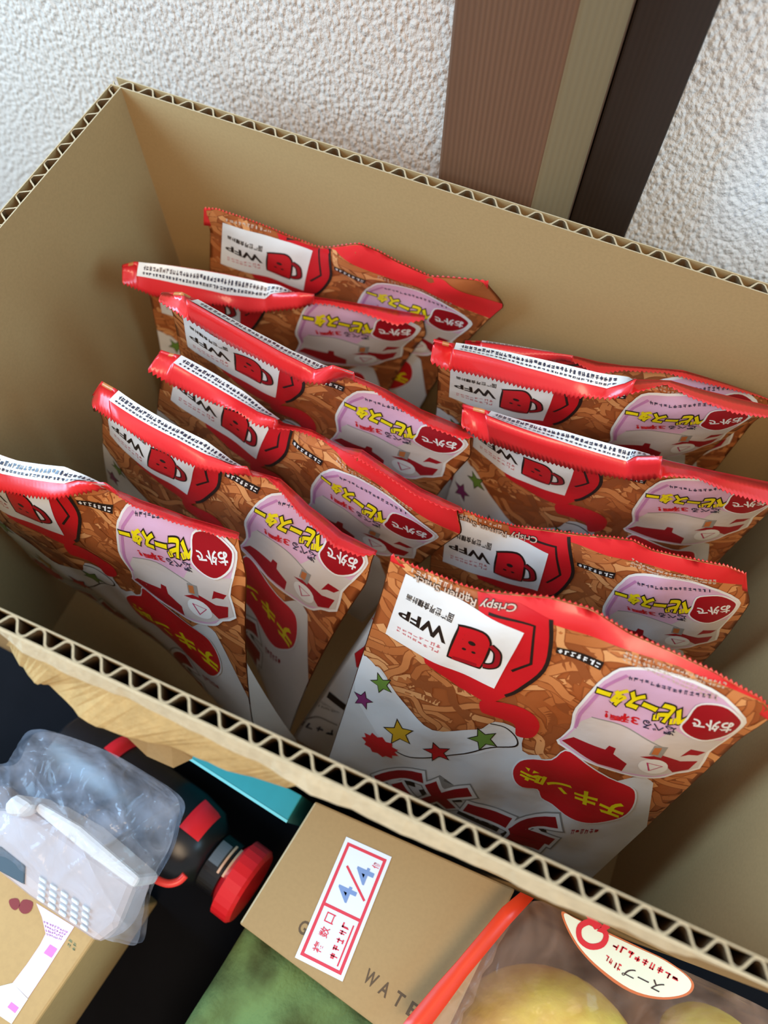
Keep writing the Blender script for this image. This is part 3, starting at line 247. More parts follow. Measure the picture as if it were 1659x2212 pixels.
def cut(verts, faces, step=2.2):
    step = min(step, 2.2)
    bm = bmesh.new(); vv = [bm.verts.new((x, y, 0)) for x, y in verts]
    for f in faces:
        try: bm.faces.new([vv[i] for i in f])
        except ValueError: pass
    lo = np.min(verts, 0); hi = np.max(verts, 0)
    for ax in (0, 1):
        k = math.ceil(lo[ax] / step) * step
        while k < hi[ax]:
            co = (k, 0, 0) if ax == 0 else (0, k, 0); no = (1, 0, 0) if ax == 0 else (0, 1, 0)
            bmesh.ops.bisect_plane(bm, geom=bm.verts[:] + bm.edges[:] + bm.faces[:], plane_co=co, plane_no=no, dist=1e-5)
            k += step
    ng = [f for f in bm.faces if len(f.verts) > 4]
    if ng: bmesh.ops.triangulate(bm, faces=ng)
    bm.verts.index_update()
    v = np.array([x.co[:2] for x in bm.verts]); f = [tuple(x.index for x in q.verts) for q in bm.faces]; bm.free()
    return v, f
def put(part, k, layer, verts, faces=None, step=4.0):
    verts = np.array(verts, float)
    if faces is None: faces = [tuple(range(len(verts)))]
    v, f = cut(verts, faces, step); ART.append((part, k, layer, v, f))
def put_text(part, k, layer, text, q, off=0.0, step=6.0):
    v, f = glyph(text, off); put(part, k, layer, quad_map(v, q), f, step)
rng = random.Random(7)
# noodles seen through / printed on the film
for i in range(230):
    c = np.array([rng.uniform(-64, 64), rng.uniform(-14, 92)]); a = rng.uniform(-0.9, 0.9) + (math.pi / 2 if rng.random() < 0.2 else 0); L = rng.uniform(16, 38); cv = rng.uniform(-0.06, 0.06); pts = []
    wa = rng.uniform(.6, 2.2); wf = rng.uniform(.25, .5); wp_ = rng.uniform(0, 6.28); nj = 14
    for j in range(nj + 1):
        u = (j / nj - 0.5) * L; dn_ = np.array([math.cos(a + cv * u * 0.5), math.sin(a + cv * u * 0.5)])
        pts.append(c + dn_ * u + np.array([-dn_[1], dn_[0]]) * wa * math.sin(wf * u + wp_))
    w = rng.uniform(1.9, 3.8); v, f = ribbon(pts, w + 0.7); ART.append(('film_body', 'noodle_dark', 0.06 + i * 0.0009, v, f))
    v, f = ribbon(pts, w); ART.append(('film_body', rng.choice(['noodle_light', 'noodle_mid', 'noodle_mid', 'noodle_brown', 'noodle_brown']), 0.0645 + i * 0.0009, v, f))
# white lower half of the bag with a ragged upper border
wp = [(-61, 52)] + [tuple(x) for x in smooth_poly(A['white'], False, 3)] + [(61, 82)]
jag = []
for i, (x, y) in enumerate(wp): jag.append((x + rng.uniform(-.4, .4), y + (rng.uniform(-2.4, 1.2) if x > 5 else 0)))
put('film_body', 'film_white', 0.42, jag + [(61, 133), (-61, 133)], step=5)
put('film_body', 'print_white', 0.46, smooth_poly([(-60, 55), (-50, 57), (-40, 66), (-26, 72), (-12, 62), (-6, 55), (1, 57), (3, 61), (-3, 70), (-12, 81), (-20, 89), (-29, 96), (-38, 95), (-48, 88), (-58, 76)]))
put('film_body', 'print_black', 0.5, *ribbon(smooth_poly([(-9, 55), (-4, 54), (1, 57), (3, 61), (1, 65), (-6, 71), (-13, 81), (-20, 89.5), (-29, 96.5), (-35, 96)], False), 0.6))
for key, col, r1, rot in (('green1', 'print_green', 4.2, 0.3), ('green2', 'print_green', 5.0, 0.2), ('ystar', 'print_gold', 5.6, 0.5), ('rstar', 'print_red', 5.0, 0.35), ('pstar', 'print_purple', 3.8, 0.9)):
    c = np.array(A[key][0]); put('film_body', 'print_black', 0.54, star(c, r1 * 1.18, rot, sq=1.25)); put('film_body', col, 0.58, star(c, r1, rot, sq=1.25))
bc = np.mean(A['burst'], 0); put('film_body', 'print_red', 0.56, star(bc, 8.2, 0.1, 0.78, 11, 0.85))
# red panel with dark outline behind the white label
rpn = smooth_poly(A['red_panel'], True, 2)
put('film_body', 'print_red', 0.5, A['red_panel']); put('film_body', 'print_black', 0.55, *ribbon(smooth_poly(A['red_line'], False), 1.3)); put('film_body', 'print_black', 0.55, *ribbon(A['red_line2'], 1.0))
put('film_body', 'print_red', 0.5, smooth_poly([(-15, 44), (-2, 40), (5, 44), (6, 52), (1, 56), (-2, 50), (-10, 50), (-14, 50)]))
# red gradient under the top seal and its small print
put('film_body', 'seal_red', 0.40, [(-61, -16), (61, -16), (61, -1.5), (30, -3.5), (0, -1), (-30, 2.2), (-61, 1)])
for key, n, rows in (('bbrow', 11, 1), ('white_b', 22, 2), ('white_c', 16, 1)):
    v, f = marks(rng, A[key], n, rows); put('film_body', 'print_cream' if key != 'white_c' else 'print_navy', 0.95, v, f, 8)
v, f = marks(rng, A['white_a'], 7, 1); put('film_body', 'print_black', 0.6, grow(A['white_a'], 0.3)[[0, 1, 3, 2]]); put('film_body', 'print_white', 0.64, v, f, 8)
v, f = marks(rng, A['badgerow'], 6, 1); put('film_body', 'print_dark_red', 0.6, v, f, 8)
# big lettering low on the bag
q = np.array(A['logo']) + np.array([[1, -2], [-2, -2], [1, 6], [-2, 4]]); put_text('film_body', 'print_grey', 0.5, 'ラーメン', q, 0.17); put_text('film_body', 'print_white', 0.53, 'ラーメン', q, 0.14); put_text('film_body', 'print_dark_red', 0.57, 'ラーメン', q, 0.075)
put_text('film_body', 'print_black', 0.51, 'ラーメン', q + np.array([-1.5, 7.0]), 0.06)
# white charity label
LW, LE, LT, LB = -54.2, -13.6, 7.2, 36.8
put('charity_label', 'print_white', 0.70, [(LW, LT), (LE, LT), (LE, LB), (LW, LB)])
put_text('charity_label', 'print_black', 0.76, 'WFP', A['wfp'], 0.03); put_text('charity_label', 'print_black', 0.76, '国連世界食糧計画', A['un'], 0.02)
v, f = marks(rng, A['redrows'], 8, 2); put('charity_label', 'print_pale_red', 0.76, v, f, 8)
put('mug_emblem', 'print_black', 0.78, grow(smooth_poly(A['mug']), 0.55)); put('mug_emblem', 'print_red', 0.83, grow(smooth_poly(A['mug']), -0.35)); put('mug_emblem', 'print_black', 0.78, *ribbon(smooth_poly(A['handle'], False), 3.0)); put('mug_emblem', 'print_dark_red', 0.82, *ribbon(smooth_poly(A['handle'], False), 1.7))
put('mug_emblem', 'print_dark_red', 0.86, *ribbon(A['mugband'], 1.6))
for c, r1 in zip(A['dots'], (1.3, 0.75, 0.75)): put('mug_emblem', 'print_black', 0.88, star(c, r1, 0, 1.0, 6, 0.8))
# pink promotion panel
pn = smooth_poly(A['panel'], True, 2)
put('promo_panel', 'print_white', 0.70, grow(pn, 0.9)); put('promo_panel', 'print_pink', 0.75, grow(pn, -0.1)); put('promo_panel', 'print_pack', 0.79, A['pack'])
put('promo_panel', 'print_dark_red', 0.83, A['bar']); put('promo_panel', 'print_dark_red', 0.83, A['ribbon']); put('promo_panel', 'print_dark_red', 0.83, A['ribbon2'])
put('promo_panel', 'print_lilac', 0.80, *ribbon(smooth_poly(np.array(A['arc']) + [0.8, 0.6], False), 1.1)); put('promo_panel', 'print_grey', 0.83, *ribbon(smooth_poly(A['arc2'], False), 0.5))
cc = np.array(A['circ'][0]); put('promo_panel', 'print_white', 0.87, star(cc, 4.6, 0, 1.0, 10)); tri = star(cc, 2.9, -math.pi / 2 + math.pi, 0.5, 3); put('promo_panel', 'print_magenta', 0.90, *ribbon(np.array([tri[0], tri[2], tri[4], tri[0], tri[2]]), 0.6))
put('promo_panel', 'print_grey', 0.85, [(39, 30), (43, 29), (43.5, 35), (39.5, 35)]); put('promo_panel', 'noodle_brown', 0.87, [(39.5, 31), (41.5, 30), (42, 34), (40, 34.5)])
q = np.array(A['yellow']) + np.array([[.6, -.9], [-.6, -.6], [.6, 1.9], [-.6, 1.9]]); put_text('promo_panel', 'print_black', 0.94, 'ベビースター', q, 0.135); put_text('promo_panel', 'print_yellow', 1.0, 'ベビースター', q, 0.065)
q = np.array(A['sel']); h = lambda x: (1 - x) * q[0] + x * q[1]; g = lambda x: (1 - x) * q[2] + x * q[3]
put_text('promo_panel', 'print_navy', 0.94, '選べる', [h(0), h(.46), g(0), g(.46)], 0.015); put_text('promo_panel', 'print_red', 0.94, '3種!', [h(.52), h(1), g(.52), g(1)], 0.02)
ov = smooth_poly(A['oval'], True, 3)
put('oval_badge', 'print_white', 1.03, grow(ov, 0.7)); put('oval_badge', 'print_dark_red', 1.07, ov); put_text('oval_badge', 'print_white', 1.12, 'お外で', A['ovaltxt'], 0.035)
# flavour badge
bd = smooth_poly(A['badge'], True, 3)
put('flavour_badge', 'print_white', 0.64, grow(bd, 0.6)); put('flavour_badge', 'print_red', 0.68, bd); put_text('flavour_badge', 'print_yellow', 0.74, 'チキン味', A['badgetxt'], 0.035)

ART_FRONT = ART; ART = []; K_ = DATA['back']
put('film_body', 'print_dark_red', .3, grow(K_['burst'], .4)); put('film_body', 'print_red', .34, K_['burst']); put('film_body', 'print_black', .3, K_['rect']); put('film_body', 'print_dark_red', .3, star(K_['spot'][0], 3.2, .4))
put('film_body', 'print_grey', .3, *ribbon(smooth_poly(K_['line'], False), .8))
for key, n_, rows, col in (('txt', 4, 1, 'print_navy'), ('fine', 9, 2, 'print_grey')):
    v, f = marks(rng, K_[key], n_, rows); put('film_body', col, .34, v, f)
ART_BACK = ART; ART = ART_FRONT
# ------------------------------------------------------------------ snack packets
H = 132.0; B = 5.0
def rotv(r_):
    r_ = np.array(r_, float); th = np.linalg.norm(r_)
    if th < 1e-12: return np.eye(3)
    k = r_ / th; K = np.array([[0, -k[2], k[1]], [k[2], 0, -k[0]], [-k[1], k[0], 0]])
    return np.eye(3) + math.sin(th) * K + (1 - math.cos(th)) * K @ K
def sstep(x): x = np.clip(x, 0, 1); return x * x * (3 - 2 * x)
class Bag:
    def __init__(s_, d, foot=None, th=70.0, ymin=15.0, seed=0):
        q = np.array(d.get('q', [0.0] * 21)); s_.O = q[:3] * 100
        s_.Bm = rotv(q[3:6]) @ np.stack([[1, 0, 0], [0, -.427, -.904], [0, .904, -.427]], 1); s_.C = q[6:].reshape(3, 5) * 5
        if 'O' in d: s_.O = np.array(d['O']); s_.Bm = np.array(d['B'])
        s_.N = -s_.Bm[:, 2]; T = np.array(d['T']); o = np.argsort(T[:, 0]); s_.Ts = T[o, 0]; s_.Tt = T[o, 1]
        s_.foot = foot; s_.th = th; s_.ymin = ymin; r_ = random.Random(seed); s_.ph = [r_.uniform(0, 6.28) for _ in range(8)]
        s_.fl = None
        if foot is not None:
            e = s_.raw(np.array([-60., 60.]), np.array([H, H])); s_.dy = (foot[0] - e[0, 1], foot[1] - e[1, 1])
    def raw(s_, s, t):
        tc = np.where(t > 85, 85 + (t - 85) * 0.45, t) if s_.th < 100 else t
        x = s / 60; y = (tc - 40) / 60
        b = np.stack([x * x, x * y, y * y, x ** 3, x * x * y], -1) @ s_.C.T
        return s_.O + s[..., None] * s_.Bm[:, 0] + t[..., None] * s_.Bm[:, 1] + b @ s_.Bm.T
    def P(s_, s, t, n):
        s = np.asarray(s, float); t = np.asarray(t, float); n = np.asarray(n, float)
        p = s_.raw(s, t) + n[..., None] * s_.N
        if s_.foot is not None:
            k = np.clip((t - s_.th) / (H - s_.th), 0, None) ** 1.5; x = (s + 60) / 120
            p[..., 1] += k * (s_.dy[0] * (1 - x) + s_.dy[1] * x)
        w = 6.0; u = (p[..., 1] - s_.ymin) / w
        p[..., 1] = np.where(u < 1, s_.ymin + w * np.exp(np.clip(u - 1, -9, 0)), p[..., 1])
        u = (207.0 - p[..., 1]) / w; p[..., 1] = np.where(u < 1, 207.0 - w * np.exp(np.clip(u - 1, -9, 0)), p[..., 1])
        u = (p[..., 0] + 200.0) / w; p[..., 0] = np.where(u < 1, -200.0 + w * np.exp(np.clip(u - 1, -9, 0)), p[..., 0])
        u = (p[..., 2] + 391.0) / w; p[..., 2] = np.where(u < 1, -391.0 + w * np.exp(np.clip(u - 1, -9, 0)), p[..., 2])
        return W3(p)
    def sl(s_, t): a = s_.Ts[0]; return a + (-60 - a) * sstep((t - s_.Tt[0]) / 18)
    def sr(s_, t): a = s_.Ts[-1]; return a + (60 - a) * sstep((t - s_.Tt[-1]) / 18)
    def top(s_, s): return np.interp(s, s_.Ts, s_.Tt)
    def front(s_, s, t):
        w = np.clip(2 * (s - s_.sl(t)) / (s_.sr(t) - s_.sl(t)) - 1, -1, 1); dt = np.maximum(t - s_.top(s), 0)
        fill = (1 - w ** 4) * (1 - np.exp(-dt / 6)) * (1 - np.exp(-np.maximum(H - t, 0) / 9)); p = s_.ph
        wr = .5 * np.sin(.16 * s + .11 * t + p[0]) + .4 * np.sin(.2 * t - .09 * s + p[1]) + .22 * np.sin(.33 * s - .08 * t + p[2]) + .5 * np.sin(.3 * s + p[3] + .04 * t) * np.exp(-dt / 14)
        return -B * (1 - fill) + wr * fill, fill
PARTS = ['film_body', 'charity_label', 'mug_emblem', 'promo_panel', 'oval_badge', 'flavour_badge']
def packet(key, label, foot=None, th=70.0, ymin=15.0, gusset=0, art=None):
    d = DATA['pack'][key]; bag = Bag(d, foot, th, ymin, sum(map(ord, key)))
    c = bag.P(np.array([0.]), np.array([H]), np.array([-B]))[0]
    root = tag(empty('snack_packet', tuple(c)), label, 'snack packet', 'crispy noodle snack packets standing in the cardboard box')
    # film shell
    nu, nv = 61, 71; U, V = np.meshgrid(np.linspace(0, 1, nu), np.linspace(0, 1, nv) ** 1.15)
    t = V * H; s = U * 120 - 60.0
    for _ in range(5):
        s = bag.sl(t) + U * (bag.sr(t) - bag.sl(t)); tp = bag.top(s); t = tp + V * (H - tp)
    n, fill = bag.front(s, t); fr = bag.P(s, t, n).reshape(-1, 3); bk = bag.P(s, t, -B * (1 + .8 * fill)).reshape(-1, 3)
    mbs = {k: MB() for k in PARTS}; mb = mbs['film_body']
    idx = lambda i, j: j * nu + i
    quads = [(idx(i, j), idx(i + 1, j), idx(i + 1, j + 1), idx(i, j + 1)) for j in range(nv - 1) for i in range(nu - 1)]
    mb.add(fr, quads, 'film_white' if art else 'noodle_ground')
    tq = t.reshape(-1); wi = mb.mi('film_white')
    mb.m = [wi if tq[q_[3]] > 84 else a for q_, a in zip(quads, mb.m)]; mb.add(bk, [q_[::-1] for q_ in quads], 'film_white')
    rim = [idx(i, 0) for i in range(nu)] + [idx(nu - 1, j) for j in range(1, nv)] + [idx(i, nv - 1) for i in range(nu - 2, -1, -1)] + [idx(0, j) for j in range(nv - 2, 0, -1)]
    k0 = nu * nv; mb.f += [(rim[i], rim[(i + 1) % len(rim)], k0 + rim[(i + 1) % len(rim)], k0 + rim[i]) for i in range(len(rim))]; mb.m += [mb.mi('noodle_mid')] * len(rim)
    # print
    for part, k, lay, v, f in (art or ART):
        s = v[:, 0]; t = v[:, 1]; lo_s = bag.sl(t) + .35; hi_s = bag.sr(t) - .35
        ok = (t > bag.top(s)) & (s > lo_s) & (s < hi_s) & (t < H - .4)
        s = np.clip(s, lo_s, hi_s); t = np.clip(np.maximum(t, bag.top(s) + .3), None, H - .4); n, fill = bag.front(s, t)
        ff = [q_ for q_ in f if any(ok[i] for i in q_)]
        if not ff: continue
        used = sorted({i for q_ in ff for i in q_}); rm = {a: b for b, a in enumerate(used)}
        pts = bag.P(s[used], t[used], n[used] + lay)
        mbs[part].add(pts, [tuple(rm[i] for i in q_) for q_ in ff], k)
    if gusset:
        tg = np.linspace(58, H - 1, 16); sg = bag.sr(tg) - .2; n0, _ = bag.front(sg, tg); wd = gusset * np.clip((tg - 58) / 50, 0, 1)
        rows_ = [bag.P(sg, tg, n0)]; e = np.array([bag.Bm[0, 0], bag.Bm[1, 0], 0]); e /= np.linalg.norm(e)
        for k in (.5, 1.0): rows_.append(rows_[0] + (wd * k / 1000)[:, None] * (e * .93 + np.array([.0, .38, -.1]))[None])
        g_ = len(tg); mb.add(np.concatenate(rows_), [(r_ * g_ + i, r_ * g_ + i + 1, (r_ + 1) * g_ + i + 1, (r_ + 1) * g_ + i) for r_ in (0, 1) for i in range(g_ - 1)], 'film_white')
    objs = {}
    for k in PARTS:
        if not mbs[k].f: continue
        par = root if k not in ('mug_emblem', 'oval_badge') else objs.get('charity_label' if k == 'mug_emblem' else 'promo_panel', root)
        objs[k] = mbs[k].build(k, par, smooth=True)
    # crimped seal, folded forward or standing
    nU = 150; T = np.array(d['T']); T = np.c_[T, np.full(len(T), -B)]; Z = np.array(d['Z'])
    def along(Pl, u):
        l = np.r_[0, np.cumsum(np.abs(np.diff(Pl[:, 0])) + 1e-3)]; l /= l[-1]
        return np.stack([np.interp(u, l, Pl[:, i]) for i in range(Pl.shape[1])], 1)
    u = np.linspace(0, 1, nU); tt = along(T, u); zz = along(Z, u)
    if 'W' in d:
        Wp = np.array(d['W']); u0 = np.interp(Wp[0, 0], tt[:, 0], u); u1 = np.interp(Wp[-1, 0], tt[:, 0], u)
        ww = np.stack([np.interp(tt[:, 0], Wp[:, 0], Wp[:, 1])], 1); ww = np.c_[tt[:, 0], ww[:, 0], np.zeros(nU)]
        on = (u >= u0) & (u <= u1); w_default = tt + (zz - tt) * 0.12; ww = np.where(on[:, None], ww, w_default)
    else:
        on = np.zeros(nU, bool); ww = tt + (zz - tt) * 0.4
    dirv = zz - ww if not d['up'] else tt - zz; dirv = dirv / (np.linalg.norm(dirv, axis=1)[:, None] + 1e-6)
    tooth = (np.arange(nU) % 2 - 0.5)[:, None] * dirv * 1.3
    if d['up']: tt = tt + tooth
    else: zz = zz + tooth
    rows = [tt, (tt + ww) / 2 + [0, 0, .9], ww, ww + (zz - ww) * .33 + [0, 0, .35], ww + (zz - ww) * .66 + [0, 0, .35], zz]
    if d['up']: rows = [tt, tt + (zz - tt) * .25, tt + (zz - tt) * .5, tt + (zz - tt) * .75, zz, zz + [0, .8, -1.2]]
    Pm = [bag.P(r_[:, 0], r_[:, 1], r_[:, 2]) for r_ in rows]
    sm = MB(); ff = [(r_ * nU + i, r_ * nU + i + 1, (r_ + 1) * nU + i + 1, (r_ + 1) * nU + i) for r_ in range(5) for i in range(nU - 1)]
    sm.add(np.concatenate(Pm), ff, 'seal_red')
    if 'W' in d:
        om = sm.mi('noodle_mid'); i0 = int(np.argmax(on))
        for r_ in (0, 1):
            for i in range(0, max(i0 - 3, 0)): sm.m[r_ * (nU - 1) + i] = om if i > i0 * .35 else sm.m[r_ * (nU - 1) + i]
    # pressed ridges along the seal
    seal = sm.build('top_seal', root, smooth=True)
    md = seal.modifiers.new('film', 'SOLIDIFY'); md.thickness = 0.00025; md.offset = 0
    if key in ('R4', 'R5'):             # small print running across the standing seal
        lm = MB(); jobs = [('print_black', .75) + glyph('Crispy Ramen Snack', .05) + (A['crispy'],), ('print_cream', .95) + glyph('Crispy Ramen Snack', .015) + (A['crispy'],)]
        for k_, up_, v, f, q_ in jobs:
            v, f = cut(quad_map(v, q_), f); v[:, 1] = bag.top(v[:, 0]) + 1.5 + v[:, 1] - np.interp(v[:, 0], [q_[1][0], q_[0][0]], [q_[1][1], q_[0][1]]); lm.add(bag.P(v[:, 0], v[:, 1], np.maximum(bag.front(v[:, 0], v[:, 1])[0], -4.6) + up_), f, k_)
        lm.build('lettering', seal); lm = MB()
        for kk in ('white_b',):
            v, f = marks(random.Random(12), A[kk], 20, 2); q_ = A[kk]; v[:, 1] = bag.top(v[:, 0]) + 5.0 + v[:, 1] - np.interp(v[:, 0], [q_[1][0], q_[0][0]], [q_[1][1], q_[0][1]]); lm.add(bag.P(v[:, 0], v[:, 1], np.maximum(bag.front(v[:, 0], v[:, 1])[0], -4.6) + 1.0), f, 'print_cream')
        lm.build('small_print', seal)
    if on.sum() > 3:
        ids = np.where(on)[0]; up3 = np.array([x[ids] for x in Pm[:3]]); du_ = np.gradient(up3, axis=1); dv_ = np.broadcast_to((up3[2] - up3[0])[None], up3.shape); nn = np.cross(du_, dv_); nn /= np.linalg.norm(nn, axis=2)[..., None] + 1e-12
        look = np.array([0, 0, FLOOR / 1000.0]) - up3; nn *= np.where((nn * look).sum(2) < 0, -1, 1)[..., None] * 0.00042; up3 = up3 + nn; na = nn[1]
        im = MB(); k = len(ids); im.add(np.concatenate(list(up3)), [(r_ * k + i, r_ * k + i + 1, (r_ + 1) * k + i + 1, (r_ + 1) * k + i) for r_ in range(2) for i in range(k - 1)], 'print_white')
        rg = random.Random(5); a, b_ = up3[0], up3[2]; mid = up3[1]
        span = max(4, int((tt[ids[-1], 0] - tt[ids[0], 0]) / 1.75))
        vs, fs = marks(rg, [(0, 0), (1, 0), (0, 1), (1, 1)], span, 2, 0.24, 4)
        x = 0.03 + vs[:, 0] * 0.9; y = 0.1 + vs[:, 1] * 0.74; fi = x * (k - 1); i = np.clip(fi.astype(int), 0, k - 2); fr_ = (fi - i)[:, None]
        lo = a[i] * (1 - fr_) + a[i + 1] * fr_; mi_ = mid[i] * (1 - fr_) + mid[i + 1] * fr_; hi = b_[i] * (1 - fr_) + b_[i + 1] * fr_; y2 = y[:, None] * 2
        pts = np.where(y2 < 1, lo * (1 - y2) + mi_ * y2, mi_ * (2 - y2) + hi * (y2 - 1)) + na[i] * .5
        im.add(pts, fs, 'print_navy'); im.build('info_strip', seal, smooth=True)
    return root

# ------------------------------------------------------------------ setting
def structure(o): o['kind'] = 'structure'; return o
def slab(name, x0, x1, y0, y1, z0, z1, k):
    m = MB(); m.box(x0, x1, y0, y1, z0, z1, k); return structure(m.build(name))
slab('floor', -1400, 1400, -900, 600, -FLOOR - 20, -FLOOR, 'floor_black')
slab('wall_back', -1400, -60, 246, 300, -FLOOR, 1500, 'wallpaper_warm_lit')
slab('wall_right', -24, 1400, 258, 312, -FLOOR, 1500, 'wallpaper_cool_lit')
m = MB(); q = [(-71.5, 222), (-34, 222), (-20.8, 236), (-21.5, 300), (-71.5, 300)]
m.hexa([W3((a, b, -FLOOR)) for a, b in q], [W3((a, b, 1500)) for a, b in q], 'wood_red')
m.m[2 + 1] = m.mi('wood_tan'); structure(m.build('trim_1', bevel=0.0012))
m = MB(); m.box(-20.4, 2.2, 240, 300, -FLOOR, 1500, 'wood_dark'); structure(m.build('trim_2', bevel=0.0008))

# ------------------------------------------------------------------ the cardboard box
RIM = -200.0; BOT = -396.0; X0, X1, Y0, Y1 = -207.5, 113.0, 9.0, 216.0; TH = 5.0
box = tag(empty('cardboard_box', tuple(W3((-47, 112, BOT - 1)))), 'open brown corrugated cardboard box full of red snack packets, flaps cut off', 'box')
def panel(name, a, b, inward):           # a, b: ends of the outer face in plan; inward: unit vector into the box
    a = np.array(a, float); b = np.array(b, float); L = np.linalg.norm(b - a); e = (b - a) / L; n = np.array(inward, float)
    m = MB()
    for o0, o1 in ((0, .45), (TH - .45, TH)):
        q = [a + n * o0, b + n * o0, b + n * o1, a + n * o1]
        m.hexa([W3((*p, BOT)) for p in q], [W3((*p, RIM)) for p in q], 'kraft', 'kraft_edge')
    o = m.build(name, box)
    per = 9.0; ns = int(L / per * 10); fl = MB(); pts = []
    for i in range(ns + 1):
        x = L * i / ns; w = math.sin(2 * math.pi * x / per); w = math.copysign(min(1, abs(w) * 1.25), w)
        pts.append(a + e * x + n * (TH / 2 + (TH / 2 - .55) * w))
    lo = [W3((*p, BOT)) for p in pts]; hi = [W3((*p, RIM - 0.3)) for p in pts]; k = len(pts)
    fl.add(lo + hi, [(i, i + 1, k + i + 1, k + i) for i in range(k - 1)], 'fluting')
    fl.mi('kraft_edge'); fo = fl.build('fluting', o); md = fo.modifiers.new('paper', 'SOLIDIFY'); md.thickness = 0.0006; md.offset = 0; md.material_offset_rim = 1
    return o
panel('front_panel', (X0, Y0), (X1, Y0), (0, 1)); panel('back_panel', (X0, Y1), (X1, Y1), (0, -1))
panel('side_panel', (X0, Y0 + TH), (X0, Y1 - TH), (1, 0)); panel('side_panel', (X1, Y0 + TH), (X1, Y1 - TH), (-1, 0))
m = MB(); m.box(X0 + TH, X1 - TH, Y0 + TH, Y1 - TH, BOT, BOT + 4, 'kraft'); m.build('bottom_panel', box)
def strip(name, up, lo, k, th=0.5):      # a torn strip of liner between two lines of points
    m = MB(); n = len(up); pts = [W3(p) for p in up] + [W3(p) for p in lo]
    m.add(pts, [(i, i + 1, n + i + 1, n + i) for i in range(n - 1)], k); o = m.build(name, box); md = o.modifiers.new('paper', 'SOLIDIFY'); md.thickness = th / 1000; md.offset = 0; return o
S = DATA['strip']
s1 = strip('cut_flap_edge', S['up'], S['lo'], 'kraft_pale'); s2 = strip('torn_liner', S['up2'], S['lo2'], 'kraft_torn'); s3 = strip('torn_liner', S['up3'], S['lo3'], 'kraft')

# ------------------------------------------------------------------ the packets
packet('L1', 'snack packet at the back left, closest to the rear wall of the box, seal upright', (180, 197), 45)
packet('L2', 'snack packet second from the back in the left row, seal folded over nearly straight', (152, 180), 55)
packet('L3', 'snack packet third from the back in the left row, its long folded seal kinked', (126, 114), 60)
packet('L4', 'snack packet fourth from the back in the left row, its seal standing at the right', (103, 92), 65)
packet('L5', 'snack packet fifth from the back in the left row, behind the front left packet', None, 120)
packet('L6', 'snack packet at the front left corner, cut off by the picture edge, folded wavy seal', None, 120, gusset=17)
packet('R1', 'mostly hidden snack packet at the back right, little but its red seal showing', (190, 197), 40)
packet('R2', 'snack packet second from the back in the right row, folded seal pinched in the middle', (158, 162), 60)
packet('R3', 'snack packet in the middle of the right row with a wide folded seal', (134, 130), 60)
packet('R4', 'snack packet behind the front right one, upright flat seal and bent white label', None, 120, 16)
packet('R5', 'large front right snack packet leaning back, its whole printed face showing', None, 120, 14)

packet('M', 'snack packet with its white back showing, wedged behind the front right packet', None, 120, 14, art=ART_BACK)

# ------------------------------------------------------------------ things in front of the box
def frame2(o, ang):
    o = np.array(o, float); c, s = math.cos(ang), math.sin(ang)
    return lambda x, y: (o[0] + c * x - s * y, o[1] + s * x + c * y)
def prism(name, pts, z0, z1, k, parent=None, bevel=0.0, kt=None):
    m = MB(); m.hexa([W3((*p, z0)) for p in pts], [W3((*p, z1)) for p in pts], k, kt); return m.build(name, parent, bevel=bevel)
def flat(mb, pts, z, k): mb.add([W3((p[0], p[1], z)) for p in pts], [tuple(range(len(pts)))], k)
def flat_text(mb, text, q, z, k, off=0.0):
    v, f = glyph(text, off); p = quad_map(v, q); mb.add([W3((a, b, z)) for a, b in p], f, k)

# gold gift box with a shipping sticker
gz = -320.0; fr = frame2((-37, -45), math.radians(-8.8))
gb = tag(empty('gift_box', tuple(W3((*fr(40, 25), -FLOOR)))), 'matt gold card gift box with a red and white shipping sticker', 'box')
prism('box_body', [fr(.8, .8), fr(83.2, .8), (54.4, 6.6), fr(.8, 50.2)], -FLOOR, gz - 26, 'gold_card', gb, 0.0006)
prism('lid', [fr(0, 0), fr(84, 0), (55.2, 7.4), fr(0, 51)], gz - 28, gz, 'gold_card', gb, 0.0008)
pr = MB()
for i, ch in enumerate('GOLD WATER'):
    if ch == ' ': continue
    a = np.array(DATA['gold']['a']); b = np.array(DATA['gold']['b']); e = (b - a) / np.linalg.norm(b - a); up = np.array([-e[1], e[0]]); p = a + (b - a) * i / 9.0; wd = 4.6 if ch == 'W' else 3.2
    flat_text(pr, ch, [p - e * wd / 2 - up * 2.3, p + e * wd / 2 - up * 2.3, p - e * wd / 2 + up * 2.3, p + e * wd / 2 + up * 2.3], gz + .08, 'text_brown', .02)
pr.build('lettering', gb)
k4 = np.array(DATA['sticker'])           # corners: upper left, upper right, lower right, lower left as seen
st = MB(); sb = lambda u_, v_: (1 - u_) * (1 - v_) * k4[0] + u_ * (1 - v_) * k4[1] + u_ * v_ * k4[2] + (1 - u_) * v_ * k4[3]
flat(st, [sb(0, 0), sb(1, 0), sb(1, 1), sb(0, 1)][::-1], gz + .25, 'sticker_white')
def bar(u0, v0, u1, v1, k='sticker_red', z=gz + .32): flat(st, [sb(u0, v0), sb(u1, v0), sb(u1, v1), sb(u0, v1)][::-1], z, k)
bar(.07, .035, .93, .06); bar(.07, .94, .93, .965); bar(.07, .06, .13, .94); bar(.87, .06, .93, .94); bar(.13, .535, .87, .56)
def stext(text, u0, v0, u1, v1, k, off=0.0):   # text turned a quarter: it reads up the sticker
    flat_text(st, text, [sb(u1, v1), sb(u1, v0), sb(u0, v1), sb(u0, v0)], gz + .36, k, off)
stext('4', .25, .35, .62, .47, 'pen_blue', .015); stext('4', .45, .16, .80, .29, 'pen_blue', .015)
